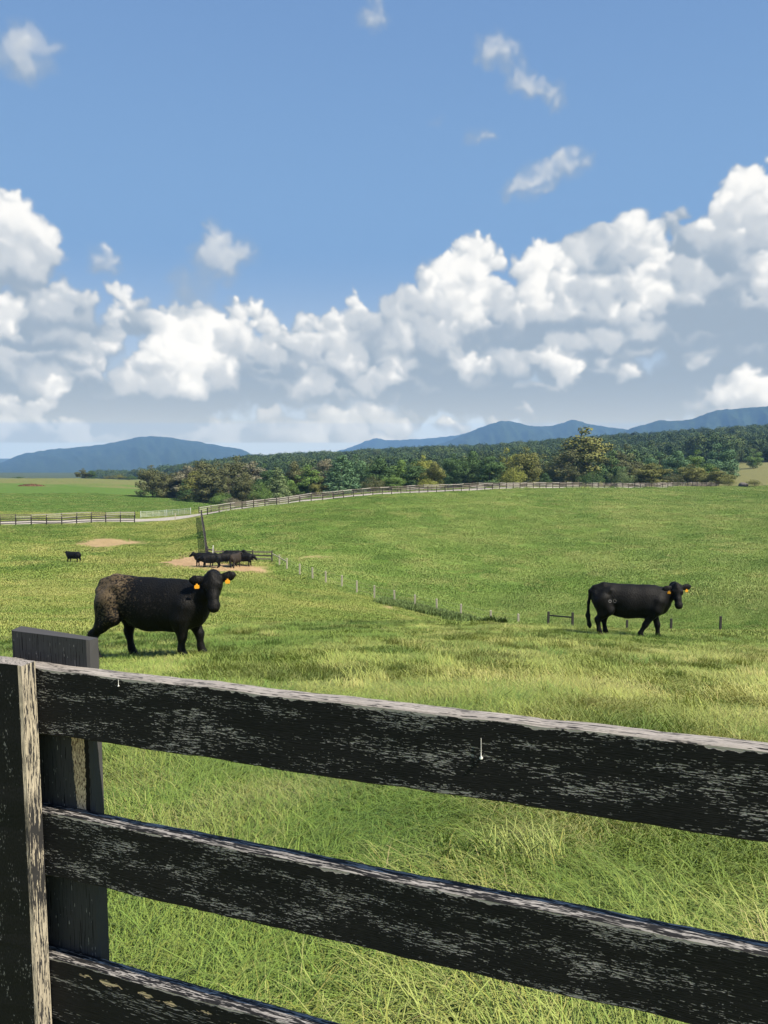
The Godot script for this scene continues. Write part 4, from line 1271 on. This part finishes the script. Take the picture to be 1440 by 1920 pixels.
func ball(rx: float, ry: float, rz: float) -> ArrayMesh:
	var v := PackedVector3Array(); var n := PackedVector3Array(); var ix := PackedInt32Array()
	for i in 9:
		for j in 12:
			var th := PI * i / 8.0; var ph := TAU * j / 12.0
			var d := Vector3(sin(th) * cos(ph), cos(th), sin(th) * sin(ph))
			v.append(d * Vector3(rx, ry, rz)); n.append(d)
	for i in 8:
		for j in 12:
			var p := i * 12 + j; var q := i * 12 + (j + 1) % 12
			ix.append_array([p, q, p + 12, q, q + 12, p + 12])
	return arrays_mesh(v, n, PackedColorArray(), PackedVector2Array(), ix)

func head_frame(at: Vector3, f: Vector3, up: Vector3) -> Transform3D:
	var x := f.normalized()
	var z := x.cross(up).normalized()
	return Transform3D(Basis(x, z.cross(x).normalized(), z), at)

# Feet put on the ground under a cow that stands at a point, turned.
func footing(at: Vector3, turn: float, k: float, feet: Array) -> Array:
	var out := []
	for e in feet:
		var w := at + Vector3(e[0], 0, e[1]).rotated(Vector3.UP, turn) * k
		out.append(Vector3(e[0], (height(w.x, w.z) - at.y) / k, e[1]))
	return out

func near_cow(label: String, at: Vector3, turn: float, k: float, feet: Array, head: Transform3D, ears: Array, tail: Array, mud: float, seed_: int) -> Node3D:
	var o := thing("black_cow", label, "cow", at, turn, "")
	o.scale = Vector3(k, k, k)
	var f := footing(at, turn, k, feet)
	part("body", cow_mesh(cow_bones(f, head, ears, tail), head_bones(head, ears), 0.017, mud, seed_), M.hide, o)
	for s in [-1.0, 1.0]:
		part("eye", ball(0.017, 0.017, 0.014), M.eye, o, head * Transform3D(Basis(), Vector3(0.155, -0.055, s * 0.112) * HEAD))
	part("nose", ball(0.030, 0.040, 0.058), M.nose, o, head * Transform3D(Basis(), Vector3(0.488, -0.072, 0) * HEAD))
	for s in [-1.0, 1.0]:
		part("nostril", ball(0.010, 0.014, 0.010), M.eye, o, head * Transform3D(Basis(), Vector3(0.513, -0.062, s * 0.030) * HEAD))
	for e in ears:
		var root: Vector3 = head * (Vector3(0.03, -0.06, e[0] * 0.115) * HEAD)
		var p: Vector3 = root + e[1] * 0.62 + e[2] * 0.085 + e[3]
		var b := Basis(Vector3.UP, e[4])
		part("ear_tag", disc_tag(0.08), M.tag, o, Transform3D(b, p))
	return o

func build_cattle() -> void:
	M.hide = mat(Color.WHITE, 0.55, 0.26)
	M.hide.vertex_color_use_as_albedo = true
	M.hide.heightmap_enabled = false
	M.hide.normal_enabled = true
	var hn := FastNoiseLite.new()
	hn.seed = 4
	hn.frequency = 0.05
	hn.fractal_octaves = 4
	var him := hn.get_seamless_image(256, 256)
	him.bump_map_to_normal_map(5.0)
	M.hide.normal_texture = ImageTexture.create_from_image(him)
	M.hide.normal_scale = 1.4
	M.hide.uv1_triplanar = true
	M.hide.uv1_scale = Vector3(2.2, 5.0, 2.2)
	M.eye = mat(Color(0.01, 0.008, 0.006), 0.1, 0.6)
	M.nose = mat(Color(0.022, 0.020, 0.021), 0.22, 0.6)
	M.tag = mat(Color(0.74, 0.33, 0.02), 0.5, 0.4)
	M.brand = mat(Color(0.34, 0.33, 0.32), 0.8, 0.3)
	# the cow by the fence corner, head turned to the viewer
	var tail := [[Vector3(0.05, 1.24, 0), 0.045], [Vector3(-0.035, 1.10, 0.02), 0.034], [Vector3(-0.045, 0.80, 0.05), 0.028], [Vector3(-0.03, 0.50, 0.09), 0.045], [Vector3(-0.02, 0.34, 0.10), 0.03]]
	var turn := deg_to_rad(-14.0)
	var k := 1.10
	var hoof := ground_px(341, 1231, 8.0)
	var at := hoof - Vector3(1.60, 0, 0.19).rotated(Vector3.UP, turn) * k
	at.y = height(at.x, at.z) * 0.5 + hoof.y * 0.5
	var head := head_frame(Vector3(2.15, 1.47, 0.16), Vector3(0.24, -0.87, 0.42), Vector3(0.28, 0.45, 0.8))
	near_cow("large black cow with mud-caked rump and orange ear tags, standing behind the fence corner post", at, turn, k,
		[[0.0, 0.2], [0.44, -0.2], [1.60, 0.19], [1.76, -0.19]], head,
		[[-1.0, Vector3(0.19, 0.05, -0.10), Vector3(0.03, -1, 0.1), Vector3(0.01, 0.01, 0.06), 0.5], [1.0, Vector3(-0.18, 0.0, 0.10), Vector3(-0.1, -1, 0.1), Vector3(0.06, 0.0, 0.07), 0.5]], tail, 1.0, 3)
	# the cow walking on the brow
	tail = [[Vector3(0.05, 1.25, 0), 0.045], [Vector3(-0.055, 1.16, 0.02), 0.034], [Vector3(-0.09, 0.85, 0.03), 0.027], [Vector3(-0.10, 0.50, 0.04), 0.05], [Vector3(-0.06, 0.26, 0.05), 0.045], [Vector3(-0.04, 0.18, 0.05), 0.02]]
	turn = deg_to_rad(-8.0)
	k = 1.06
	hoof = ground_px(1124, 1192, 12.0)
	at = hoof - Vector3(0.19, 0, 0.2).rotated(Vector3.UP, turn) * k
	at.y = hoof.y
	head = head_frame(Vector3(2.13, 1.37, 0.13), Vector3(0.06, -0.89, 0.45), Vector3(0.03, 0.45, 0.88))
	var o := near_cow("black cow with small white brand rings on its hip, walking along the brow", at, turn, k,
		[[0.19, 0.2], [0.40, -0.2], [1.24, 0.19], [1.76, -0.19]], head,
		[[-1.0, Vector3(0.21, 0.03, -0.06), Vector3(0.03, -1, 0.1), Vector3(-0.01, 0, 0.05), 0.35], [1.0, Vector3(-0.19, -0.02, 0.05), Vector3(-0.1, -1, 0.1), Vector3(0.05, 0, 0.07), -0.1]], tail, 0.0, 9)
	for e in [[0.42, 0.955, 0.038, 0.010], [0.54, 0.965, 0.040, 0.004], [0.30, 1.00, 0.036, 0.004]]:
		var t := TorusMesh.new()
		t.inner_radius = e[2] - e[3]
		t.outer_radius = e[2]
		t.rings = 20
		t.ring_segments = 6
		part("brand_mark", t, M.brand, o, Transform3D(Basis(Vector3.RIGHT, PI * 0.5 - 0.12), Vector3(e[0], e[1], 0.325)))
	# far cattle share three figures
	var flat := [[0.22, 0.2], [0.34, -0.2], [1.58, 0.19], [1.70, -0.19]]
	var feet := []
	for e in flat: feet.append(Vector3(e[0], 0.0, e[1]))
	tail = [[Vector3(0.05, 1.24, 0), 0.045], [Vector3(-0.04, 1.05, 0), 0.034], [Vector3(-0.05, 0.55, 0), 0.034], [Vector3(-0.05, 0.3, 0), 0.04]]
	var figures := []
	for e in [[Vector3(2.10, 1.38, 0), Vector3(0.75, -0.62, 0)], [Vector3(2.12, 1.12, 0), Vector3(0.62, -0.78, 0.1)], [Vector3(2.05, 1.36, 0.1), Vector3(0.35, -0.6, 0.7)]]:
		var hf := head_frame(e[0], e[1], Vector3(0.3, 1, 0.05))
		var ears := [[-1.0, Vector3(0.0, -0.02, -0.18), Vector3(0, -1, 0), Vector3.ZERO, 0.0], [1.0, Vector3(0.0, -0.02, 0.18), Vector3(0, -1, 0), Vector3.ZERO, 0.0]]
		figures.append(cow_mesh(cow_bones(feet, hf, ears, tail), head_bones(hf, ears), 0.05, 0.0, 5))
	var herd := "black cattle huddled at the pen"
	for e in [
		[138, 1054.5, 165.0, 2, "small black cow alone in the grass beside the bare patch", "", 0.88],
		[383, 1061.5, 176.0, 0, "black cow at the open end of the huddle, facing away from the pen rails", herd, 1.0],
		[396, 1064.5, 190.0, 1, "black cow standing in front of the huddle, broadside on the bare earth", herd, 1.0],
		[424, 1061.5, 200.0, 2, "black cow in the middle of the huddle, half hidden", herd, 1.0],
		[441, 1063.5, 75.0, 0, "dusty brown-rumped cow of the huddle, seen from behind", herd, 1.0],
		[438, 1056.0, 5.0, 0, "black cow behind the huddle, against the pen rails", herd, 1.0],
		[457, 1061.0, -5.0, 1, "black cow of the huddle with lowered head, nearest the pen's corner post", herd, 1.0]]:
		var p := ground_px(e[0], e[1], 40.0)
		var c := thing("black_cow", e[4], "cow", p, deg_to_rad(e[2]), e[5])
		c.scale = Vector3.ONE * e[6]
		part("body", figures[e[3]], M.hide_dusty if e[4].begins_with("dusty") else M.hide, c, Transform3D(Basis(), Vector3(-1.0, 0, 0)))
# ------------------------------------------------------------------ the near fence
var fence_o: Vector3   # front top line of the top board, left end
var fence_u: Vector3   # along the boards, to the right
var fence_n: Vector3   # towards the camera

func fence_px(x: float, y: float, proud := 0.0) -> Vector3:
	# where a line of sight meets the plane of the boards' faces, as (along, up, out)
	var d := spot(x, y, 1.0) - EYE
	var t := (fence_o + fence_n * proud - EYE).dot(fence_n) / d.dot(fence_n)
	return EYE + d * t

func stretched(seed_: int, oct: int) -> FastNoiseLite:
	var n := FastNoiseLite.new()
	n.seed = seed_
	n.frequency = 1.0
	n.fractal_octaves = oct
	return n

# Flaking black paint over grey wood on a board face: returns [colour, relief] pictures, w x h.
func flaking(w: int, h: int, seed_: int, bare_at: float, rim: float, scar: bool) -> Array:
	var a := stretched(seed_, 3); var b := stretched(seed_ + 1, 2); var c := stretched(seed_ + 2, 2); var g := stretched(seed_ + 3, 3)
	var col := Image.create_empty(w, h, false, Image.FORMAT_RGB8)
	var rel := Image.create_empty(w, h, false, Image.FORMAT_L8)
	for y in h:
		for x in w:
			var s := a.get_noise_2d(x * 0.034, y * 0.185) + 0.60 * b.get_noise_2d(x * 0.12, y * 0.42) + 0.70 * c.get_noise_2d(x * 0.0048, y * 0.014)
			var line := g.get_noise_2d(x * 0.010, y * 0.55)
			var fleck := smoothstep(bare_at, bare_at + 0.07, s + line * 0.25)
			# the arris has lost its paint along a ragged line
			var edge := rim * (0.55 + 1.3 * c.get_noise_2d(x * 0.011, 7.0) + 0.8 * b.get_noise_2d(x * 0.06, 3.0))
			if y < edge: fleck = maxf(fleck, smoothstep(-0.25, 0.05, line + (edge - y) / maxf(rim, 1.0)))
			var wood := Color(0.33, 0.315, 0.295) * (0.80 + 0.35 * line + 0.2 * a.get_noise_2d(x * 0.3, y * 0.9))
			if y < edge: wood = wood.lerp(Color(0.40, 0.365, 0.32), 0.7)
			var paint := Color(0.0125, 0.0125, 0.0135) * (1.0 + 0.7 * a.get_noise_2d(x * 0.05 + 300.0, y * 0.4))
			if scar:
				var band := 30.0 + 16.0 * c.get_noise_2d(x * 0.012, 21.0) + 14.0 * b.get_noise_2d(x * 0.05, 9.0)
				var wide := 2.0 + 13.0 * b.get_noise_2d(x * 0.035, 33.0) + 5.0 * a.get_noise_2d(x * 0.15, 5.0)
				if absf(y - band) < wide and x > 40 and x < 300 and line > -0.25:
					fleck = 1.0
					wood = Color(0.74, 0.55, 0.33) * (0.85 + 0.4 * line)
			col.set_pixel(x, y, paint.lerp(wood, clampf(fleck, 0.0, 1.0)).linear_to_srgb())
			rel.set_pixel(x, y, Color.from_hsv(0, 0, clampf(0.62 - 0.28 * fleck + 0.14 * line, 0.0, 1.0)))
	return [ImageTexture.create_from_image(col), ImageTexture.create_from_image(rel)]

# Bare weathered wood with some paint left: share of paint 0..1.
func weathered(w: int, h: int, seed_: int, left: float, tone: Color) -> ImageTexture:
	var a := stretched(seed_, 3); var b := stretched(seed_ + 1, 3); var c := stretched(seed_ + 2, 2)
	var col := Image.create_empty(w, h, false, Image.FORMAT_RGB8)
	for y in h:
		for x in w:
			var line := a.get_noise_2d(x * 0.012, y * 0.22)
			var s := b.get_noise_2d(x * 0.02, y * 0.08) + 0.6 * c.get_noise_2d(x * 0.09, y * 0.2) + 0.5 * line
			var wood := tone * (0.85 + 0.6 * line + 0.25 * c.get_noise_2d(x * 0.3, y * 0.6))
			var p := smoothstep(-0.06, 0.06, s - lerpf(0.75, -0.75, left))
			col.set_pixel(x, y, wood.lerp(Color(0.014, 0.014, 0.015), p).linear_to_srgb())
	return ImageTexture.create_from_image(col)

func face_material(tex: Array) -> StandardMaterial3D:
	var m := mat(Color.WHITE, 0.66, 0.25)
	m.albedo_texture = tex[0]
	if tex.size() > 1:
		m.heightmap_enabled = true
		m.heightmap_texture = tex[1]
		m.heightmap_scale = 0.25
	return m

# A rough-sawn board from u0 to u1 along the fence: its top edge at height y, thick inwards from the face.
func board(u0: float, u1: float, y: float, tall: float, thick: float, out: float, tilt: float, seed_: int, face: Material, top: Material, u_scale: float, u_shift: float) -> ArrayMesh:
	var n := stretched(seed_, 3)
	var segs := 180
	var face_v := PackedVector3Array(); var face_uv := PackedVector2Array(); var face_ix := PackedInt32Array()
	var top_v := PackedVector3Array(); var top_uv := PackedVector2Array(); var top_ix := PackedInt32Array()
	for i in segs + 1:
		var u := lerpf(u0, u1, i / float(segs))
		var yy := y + tilt * (u - u0)
		var jt := n.get_noise_2d(u * 4.0, 1.0) * 0.0022 + n.get_noise_2d(u * 30.0, 5.0) * 0.0016
		var jb := n.get_noise_2d(u * 4.0, 9.0) * 0.003 + n.get_noise_2d(u * 34.0, 15.0) * 0.0018
		var jo := n.get_noise_2d(u * 3.0, 25.0) * 0.003
		var sec := [Vector2(out + jo, yy + jt - 0.0035), Vector2(out + jo - 0.001, yy - tall * 0.5), Vector2(out + jo, yy - tall + jb + 0.003), Vector2(out + jo - 0.003, yy - tall + jb), Vector2(out - thick + 0.002, yy - tall + jb), Vector2(out - thick, yy - tall * 0.5), Vector2(out - thick, yy + jt - 0.002)]
		var vs := [0.0, 0.5, 0.98, 1.0, 0.8, 0.4, 0.0]
		for k in 7:
			face_v.append(fence_u * u + fence_n * sec[k].x + Vector3.UP * sec[k].y)
			face_uv.append(Vector2((u - u0) * u_scale + u_shift, vs[k]))
		for e in [[out + jo, yy + jt - 0.0035, 0.0], [out + jo - 0.0035, yy + jt, 0.12], [out - thick * 0.5, yy + jt + 0.001, 0.5], [out - thick + 0.003, yy + jt, 0.9], [out - thick, yy + jt - 0.002, 1.0]]:
			top_v.append(fence_u * u + fence_n * e[0] + Vector3.UP * e[1])
			top_uv.append(Vector2((u - u0) * u_scale + u_shift, e[2]))
	for i in segs:
		for k in 6:
			var p := i * 7 + k
			face_ix.append_array([p, p + 7, p + 1, p + 1, p + 7, p + 8])
		for k in 4:
			var p := i * 5 + k
			top_ix.append_array([p, p + 1, p + 5, p + 1, p + 6, p + 5])
	for e in [0, segs]:
		var b := face_v.size()
		for k in 7:
			face_v.append(face_v[e * 7 + k]); face_uv.append(Vector2(k * 0.01, 0.3))
		for k in 5: face_ix.append_array([b, b + k + 1, b + k + 2])
	var st := SurfaceTool.new()
	var m := ArrayMesh.new()
	for s in [[face_v, face_uv, face_ix, face], [top_v, top_uv, top_ix, top]]:
		st.clear()
		st.begin(Mesh.PRIMITIVE_TRIANGLES)
		for i in s[0].size():
			st.set_smooth_group(-1)
			st.set_uv(s[1][i])
			st.add_vertex(s[0][i])
		for i in s[2]: st.add_index(i)
		st.deindex()
		st.generate_normals()
		st.generate_tangents()
		st.commit(m)
		m.surface_set_material(m.get_surface_count() - 1, s[3])
	return m

func upright(u0: float, u1: float, front: float, back: float, y0: float, y1: float, lean: float, crown_: float, seed_: int, front_m: Material, side_m: Material, top_m: Material) -> ArrayMesh:
	# a vertical timber: front face, two sides, back, top; each face carries its own 0..1 uv
	var n := stretched(seed_, 2)
	var rows := 40
	var m := ArrayMesh.new()
	var corner := [Vector2(u0, front), Vector2(u0 + 0.006, front + 0.003), Vector2(u1 - 0.006, front + 0.003), Vector2(u1, front - 0.001), Vector2(u1, back), Vector2(u0, back)]
	var faces := [[0, 1, side_m], [1, 2, front_m], [2, 3, side_m], [3, 4, side_m], [4, 5, side_m], [5, 0, side_m]]
	for f in faces:
		var st := SurfaceTool.new()
		st.begin(Mesh.PRIMITIVE_TRIANGLES)
		st.set_smooth_group(-1)
		for i in rows:
			var q := []
			for e in [[i, f[0], 0.0], [i, f[1], 1.0], [i + 1, f[1], 1.0], [i + 1, f[0], 0.0]]:
				var t: float = e[0] / float(rows)
				var y := lerpf(y0, y1, t)
				var c: Vector2 = corner[e[1]]
				var w := n.get_noise_2d(y * 9.0, c.x * 40.0 + c.y * 90.0) * 0.0025
				if i + 1 == rows and t == 1.0: y += crown_ * (c.x - u0) / (u1 - u0) + n.get_noise_2d(c.x * 50.0, c.y * 50.0) * 0.004
				q.append([fence_u * (c.x + w + lean * (y1 - y)) + fence_n * (c.y + w) + Vector3.UP * y, Vector2(e[2], 1.0 - t)])
			for k in [0, 2, 1, 0, 3, 2]:
				st.set_uv(q[k][1])
				st.add_vertex(q[k][0])
		st.generate_normals()
		st.generate_tangents()
		st.commit(m)
		m.surface_set_material(m.get_surface_count() - 1, f[2])
	var st := SurfaceTool.new()
	st.begin(Mesh.PRIMITIVE_TRIANGLES)
	st.set_smooth_group(-1)
	for k in range(1, 5):
		for j in [0, k, k + 1]:
			var c: Vector2 = corner[j]
			st.set_uv(Vector2((c.x - u0) / (u1 - u0), (c.y - back) / (front - back)))
			st.add_vertex(fence_u * c.x + fence_n * c.y + Vector3.UP * (y1 + crown_ * (c.x - u0) / (u1 - u0) + n.get_noise_2d(c.x * 50.0, c.y * 50.0) * 0.004))
	st.generate_normals()
	st.generate_tangents()
	st.commit(m)
	m.surface_set_material(m.get_surface_count() - 1, top_m)
	return m

# The post's painted face: fine upright cracks, chips, and the long scar where a strip of wood has split away.
func post_face(w: int, h: int) -> ImageTexture:
	var a := stretched(71, 3); var b := stretched(72, 3)
	var col := Image.create_empty(w, h, false, Image.FORMAT_RGB8)
	for y in h:
		for x in w:
			var crack := a.get_noise_2d(x * 0.16, y * 0.008)
			var s := b.get_noise_2d(x * 0.09, y * 0.03)
			var c := Color(0.050, 0.050, 0.052) * (1.0 + 0.25 * b.get_noise_2d(x * 0.2, y * 0.02))
			if crack > 0.44: c = Color(0.008, 0.008, 0.008)
			if s > 0.58: c = Color(0.30, 0.29, 0.27)
			var ty: float = (y / float(h) - SCAR_TOP) / (SCAR_END - SCAR_TOP)
			if ty > -0.02 and ty < 1.0:
				var mid := 0.835 + 0.035 * ty
				var half := 0.085 * (1.0 - pow(maxf(ty, 0.0), 3.0)) + 0.014 * a.get_noise_2d(y * 0.09, 40.0)
				var q := absf(x / float(w) - mid)
				if q < half:
					c = Color(0.76, 0.58, 0.37) * (0.85 + 0.35 * a.get_noise_2d(x * 0.3, y * 0.02))
					if b.get_noise_2d(x * 0.25, y * 0.12) > lerpf(0.02, 0.38, ty): c = Color(0.10, 0.055, 0.03)
				elif x / float(w) > mid and q < half + 0.055: c = Color(0.010, 0.009, 0.008)
			col.set_pixel(x, y, c.linear_to_srgb())
	return ImageTexture.create_from_image(col)

const SCAR_TOP := 0.12
const SCAR_END := 0.292

func build_near_fence() -> void:
	var L := spot(75, 1252, 1.74)
	var Rr := spot(1440, 1408, 1.24)
	fence_u = Vector3(Rr.x - L.x, 0, Rr.z - L.z).normalized()
	fence_n = Vector3(-fence_u.z, 0, fence_u.x)
	fence_o = L
	var base := Vector3(L.x, height(L.x, L.z), L.z)
	var root := thing("board_fence", "black flaking-paint board fence with corner post, right in front of the pasture", "fence", base)
	var tilt := (Rr.y - L.y) / Vector2(Rr.x - L.x, Rr.z - L.z).length()
	var top := L.y - base.y
	var paint_a := flaking(2048, 200, 31, 0.46, 6.0, false)
	var paint_b := flaking(1024, 200, 57, 0.62, 5.0, true)
	var faces := [face_material(paint_a), face_material(paint_a), face_material(paint_b), face_material(paint_a)]
	var pale := face_material([weathered(1024, 64, 91, 0.22, Color(0.31, 0.285, 0.262))])
	var shaded_top := face_material([weathered(1024, 64, 95, 0.58, Color(0.30, 0.285, 0.27))])  # lower tops: worn wood, extra black standing in for the upper boards' shade
	for k in 4:
		part("rail_board", board(-0.07, 4.9, top - [0.0, 0.326, 0.668, 0.99][k], 0.150, 0.038, 0.0, tilt - [0.0, 0.003, 0.004, 0.005][k], 60 + k * 5, faces[k], pale if k == 0 else shaded_top, [0.41, -0.41, 0.41, 0.41][k], [0.02, 0.93, 0.0, 0.3][k]), null, root)
		# the next bay's boards butt against these behind the cover board
		part("rail_board", board(-1.4, -0.075, top - [0.0, 0.326, 0.668, 0.99][k] + 0.004, 0.150, 0.038, 0.0, 0.0, 90 + k * 5, faces[3 if k == 2 else k], pale if k == 0 else shaded_top, 0.41, 0.5), null, root)
	clock("boards")
	# cover board over the joints: its lit edge is bare wood
	var bare_edge := face_material([weathered(256, 1024, 101, 0.34, Color(0.46, 0.40, 0.29))])
	bare_edge.albedo_texture = turned(101)
	var black := face_material([flaking(512, 512, 131, 0.80, 0.0, false)[0]])
	black.uv1_scale = Vector3(1, 1, 1)
	part("cover_board", upright(-0.175, -0.010, 0.043, 0.003, -0.1, top + 0.015, 0.010, 0.0, 5, black, bare_edge, pale), null, root)
	var pm := face_material([post_face(320, 1024)])
	part("post", upright(-0.118, 0.100, -0.041, -0.070, -0.35, top + 0.066, 0.004, -0.006, 8, pm, M.post_side, M.post_side), null, root)
	part("post", upright(2.33, 2.53, -0.041, -0.075, -0.35, top + 0.06, 0.0, 0.003, 18, M.post_side, M.post_side, M.post_side), null, root)
	part("cover_board", upright(2.36, 2.50, 0.043, 0.003, -0.1, top + 0.012, 0.0, 0.0, 15, black, bare_edge, pale), null, root)
	# white droplets dried on the top board
	for e in [[902, 1384, 1424, 0.0036], [222, 1274, 1287, 0.0024]]:
		var a := fence_px(e[0], e[1], 0.001) - base; var b := fence_px(e[0], e[2], 0.001) - base
		var v := PackedVector3Array(); var ix := PackedInt32Array()
		tube(v, ix, [a, a.lerp(b, 0.5), a.lerp(b, 0.82), a.lerp(b, 0.93), b], [0.0004, 0.0005, 0.0006, e[3], e[3] * 0.5], 7, true)
		part("dropping", arrays_mesh(v, smooth_normals(v, ix), PackedColorArray(), PackedVector2Array(), ix), M.white, root)

func turned(seed_: int) -> ImageTexture:
	# bare wood of an upright edge, with a length in the middle that still has its paint
	var a := stretched(seed_, 3); var b := stretched(seed_ + 1, 3)
	var w := 64; var h := 1024
	var col := Image.create_empty(w, h, false, Image.FORMAT_RGB8)
	for y in h:
		for x in w:
			var line := a.get_noise_2d(x * 0.20, y * 0.010)
			var s := b.get_noise_2d(x * 0.11, y * 0.018) + 0.5 * b.get_noise_2d(x * 0.3, y * 0.07)
			var kept := smoothstep(0.215, 0.245, y / float(h) + 0.01 * line) * (1.0 - smoothstep(0.405, 0.412, y / float(h) + 0.02 * b.get_noise_1d(x * 0.2)))
			var wood := Color(0.375, 0.335, 0.26) * (0.9 + 0.6 * line)
			var p := smoothstep(-0.05, 0.05, s - lerpf(0.14, -0.28, kept))
			col.set_pixel(x, y, wood.lerp(Color(0.030, 0.030, 0.031), p).linear_to_srgb())
	return ImageTexture.create_from_image(col)
# ------------------------------------------------------------------ the scene
func _ready() -> void:
	const EXPOSURE := 2.0
	var cam := Camera3D.new()
	cam.name = "camera"
	cam.position = EYE
	cam.rotation.x = -PITCH
	cam.fov = rad_to_deg(2.0 * atan(960.0 / F))
	cam.near = 0.05
	cam.far = 30000.0
	cam.current = true
	add_child(cam)
	var env := Environment.new()
	env.background_mode = Environment.BG_SKY
	env.tonemap_mode = Environment.TONE_MAPPER_LINEAR
	env.tonemap_exposure = EXPOSURE
	var sky := Sky.new()
	var pan := PanoramaSkyMaterial.new()
	pan.panorama = build_sky(1.0 / EXPOSURE)
	sky.sky_material = pan
	env.sky = sky
	env.fog_enabled = true
	env.fog_density = HAZE
	env.fog_light_color = Color(0.58, 0.775, 1.0)
	env.sdfgi_enabled = true
	env.ssao_enabled = true
	env.ssil_enabled = true
	var we := WorldEnvironment.new()
	we.name = "environment"
	we.environment = env
	add_child(we)
	var sun := DirectionalLight3D.new()
	sun.name = "sun"
	sun.light_energy = 1.45
	sun.light_color = Color(1.0, 0.955, 0.88)
	sun.light_angular_distance = 0.5
	sun.shadow_enabled = true
	add_child(sun)
	sun.look_at_from_position(Vector3(sin(SUN_AZ) * cos(SUN_EL), sin(SUN_EL), -cos(SUN_AZ) * cos(SUN_EL)) * 100.0, Vector3.ZERO)

	noise_a.seed = 1; noise_a.frequency = 0.05; noise_a.fractal_octaves = 4
	noise_b.seed = 2; noise_b.frequency = 0.05; noise_b.fractal_octaves = 3
	noise_c.seed = 3; noise_c.frequency = 0.05; noise_c.fractal_octaves = 3
	build_columns()
	add_soil(360, 1052, 62, 15); add_soil(440, 1066, 70, 9, 0.95); add_soil(205, 1019, 62, 9, 0.85); add_soil(585, 1044, 36, 3.0, 0.8); add_soil(562, 1050, 14, 6, 0.8)
	add_soil(735, 1139, 22, 4, 0.55); add_soil(790, 1152, 16, 5, 0.5); add_soil(64, 940, 12, 4, 0.6)
	make_unit_box()
	M.post_side = mat(Color(0.050, 0.050, 0.052), 0.8, 0.35)
	M.white = mat(Color(0.75, 0.74, 0.70), 0.6)
	M.hide_dusty = mat(Color(0.028, 0.022, 0.017), 0.8, 0.3)
	build_ground()
	clock("ground")
	build_mountains()
	build_trees()
	clock("trees")
	build_far_fences()
	clock("fences")
	build_near_fence()
	clock("near fence")
	build_cattle()
	clock("cattle")
	build_grass()
	clock("grass")
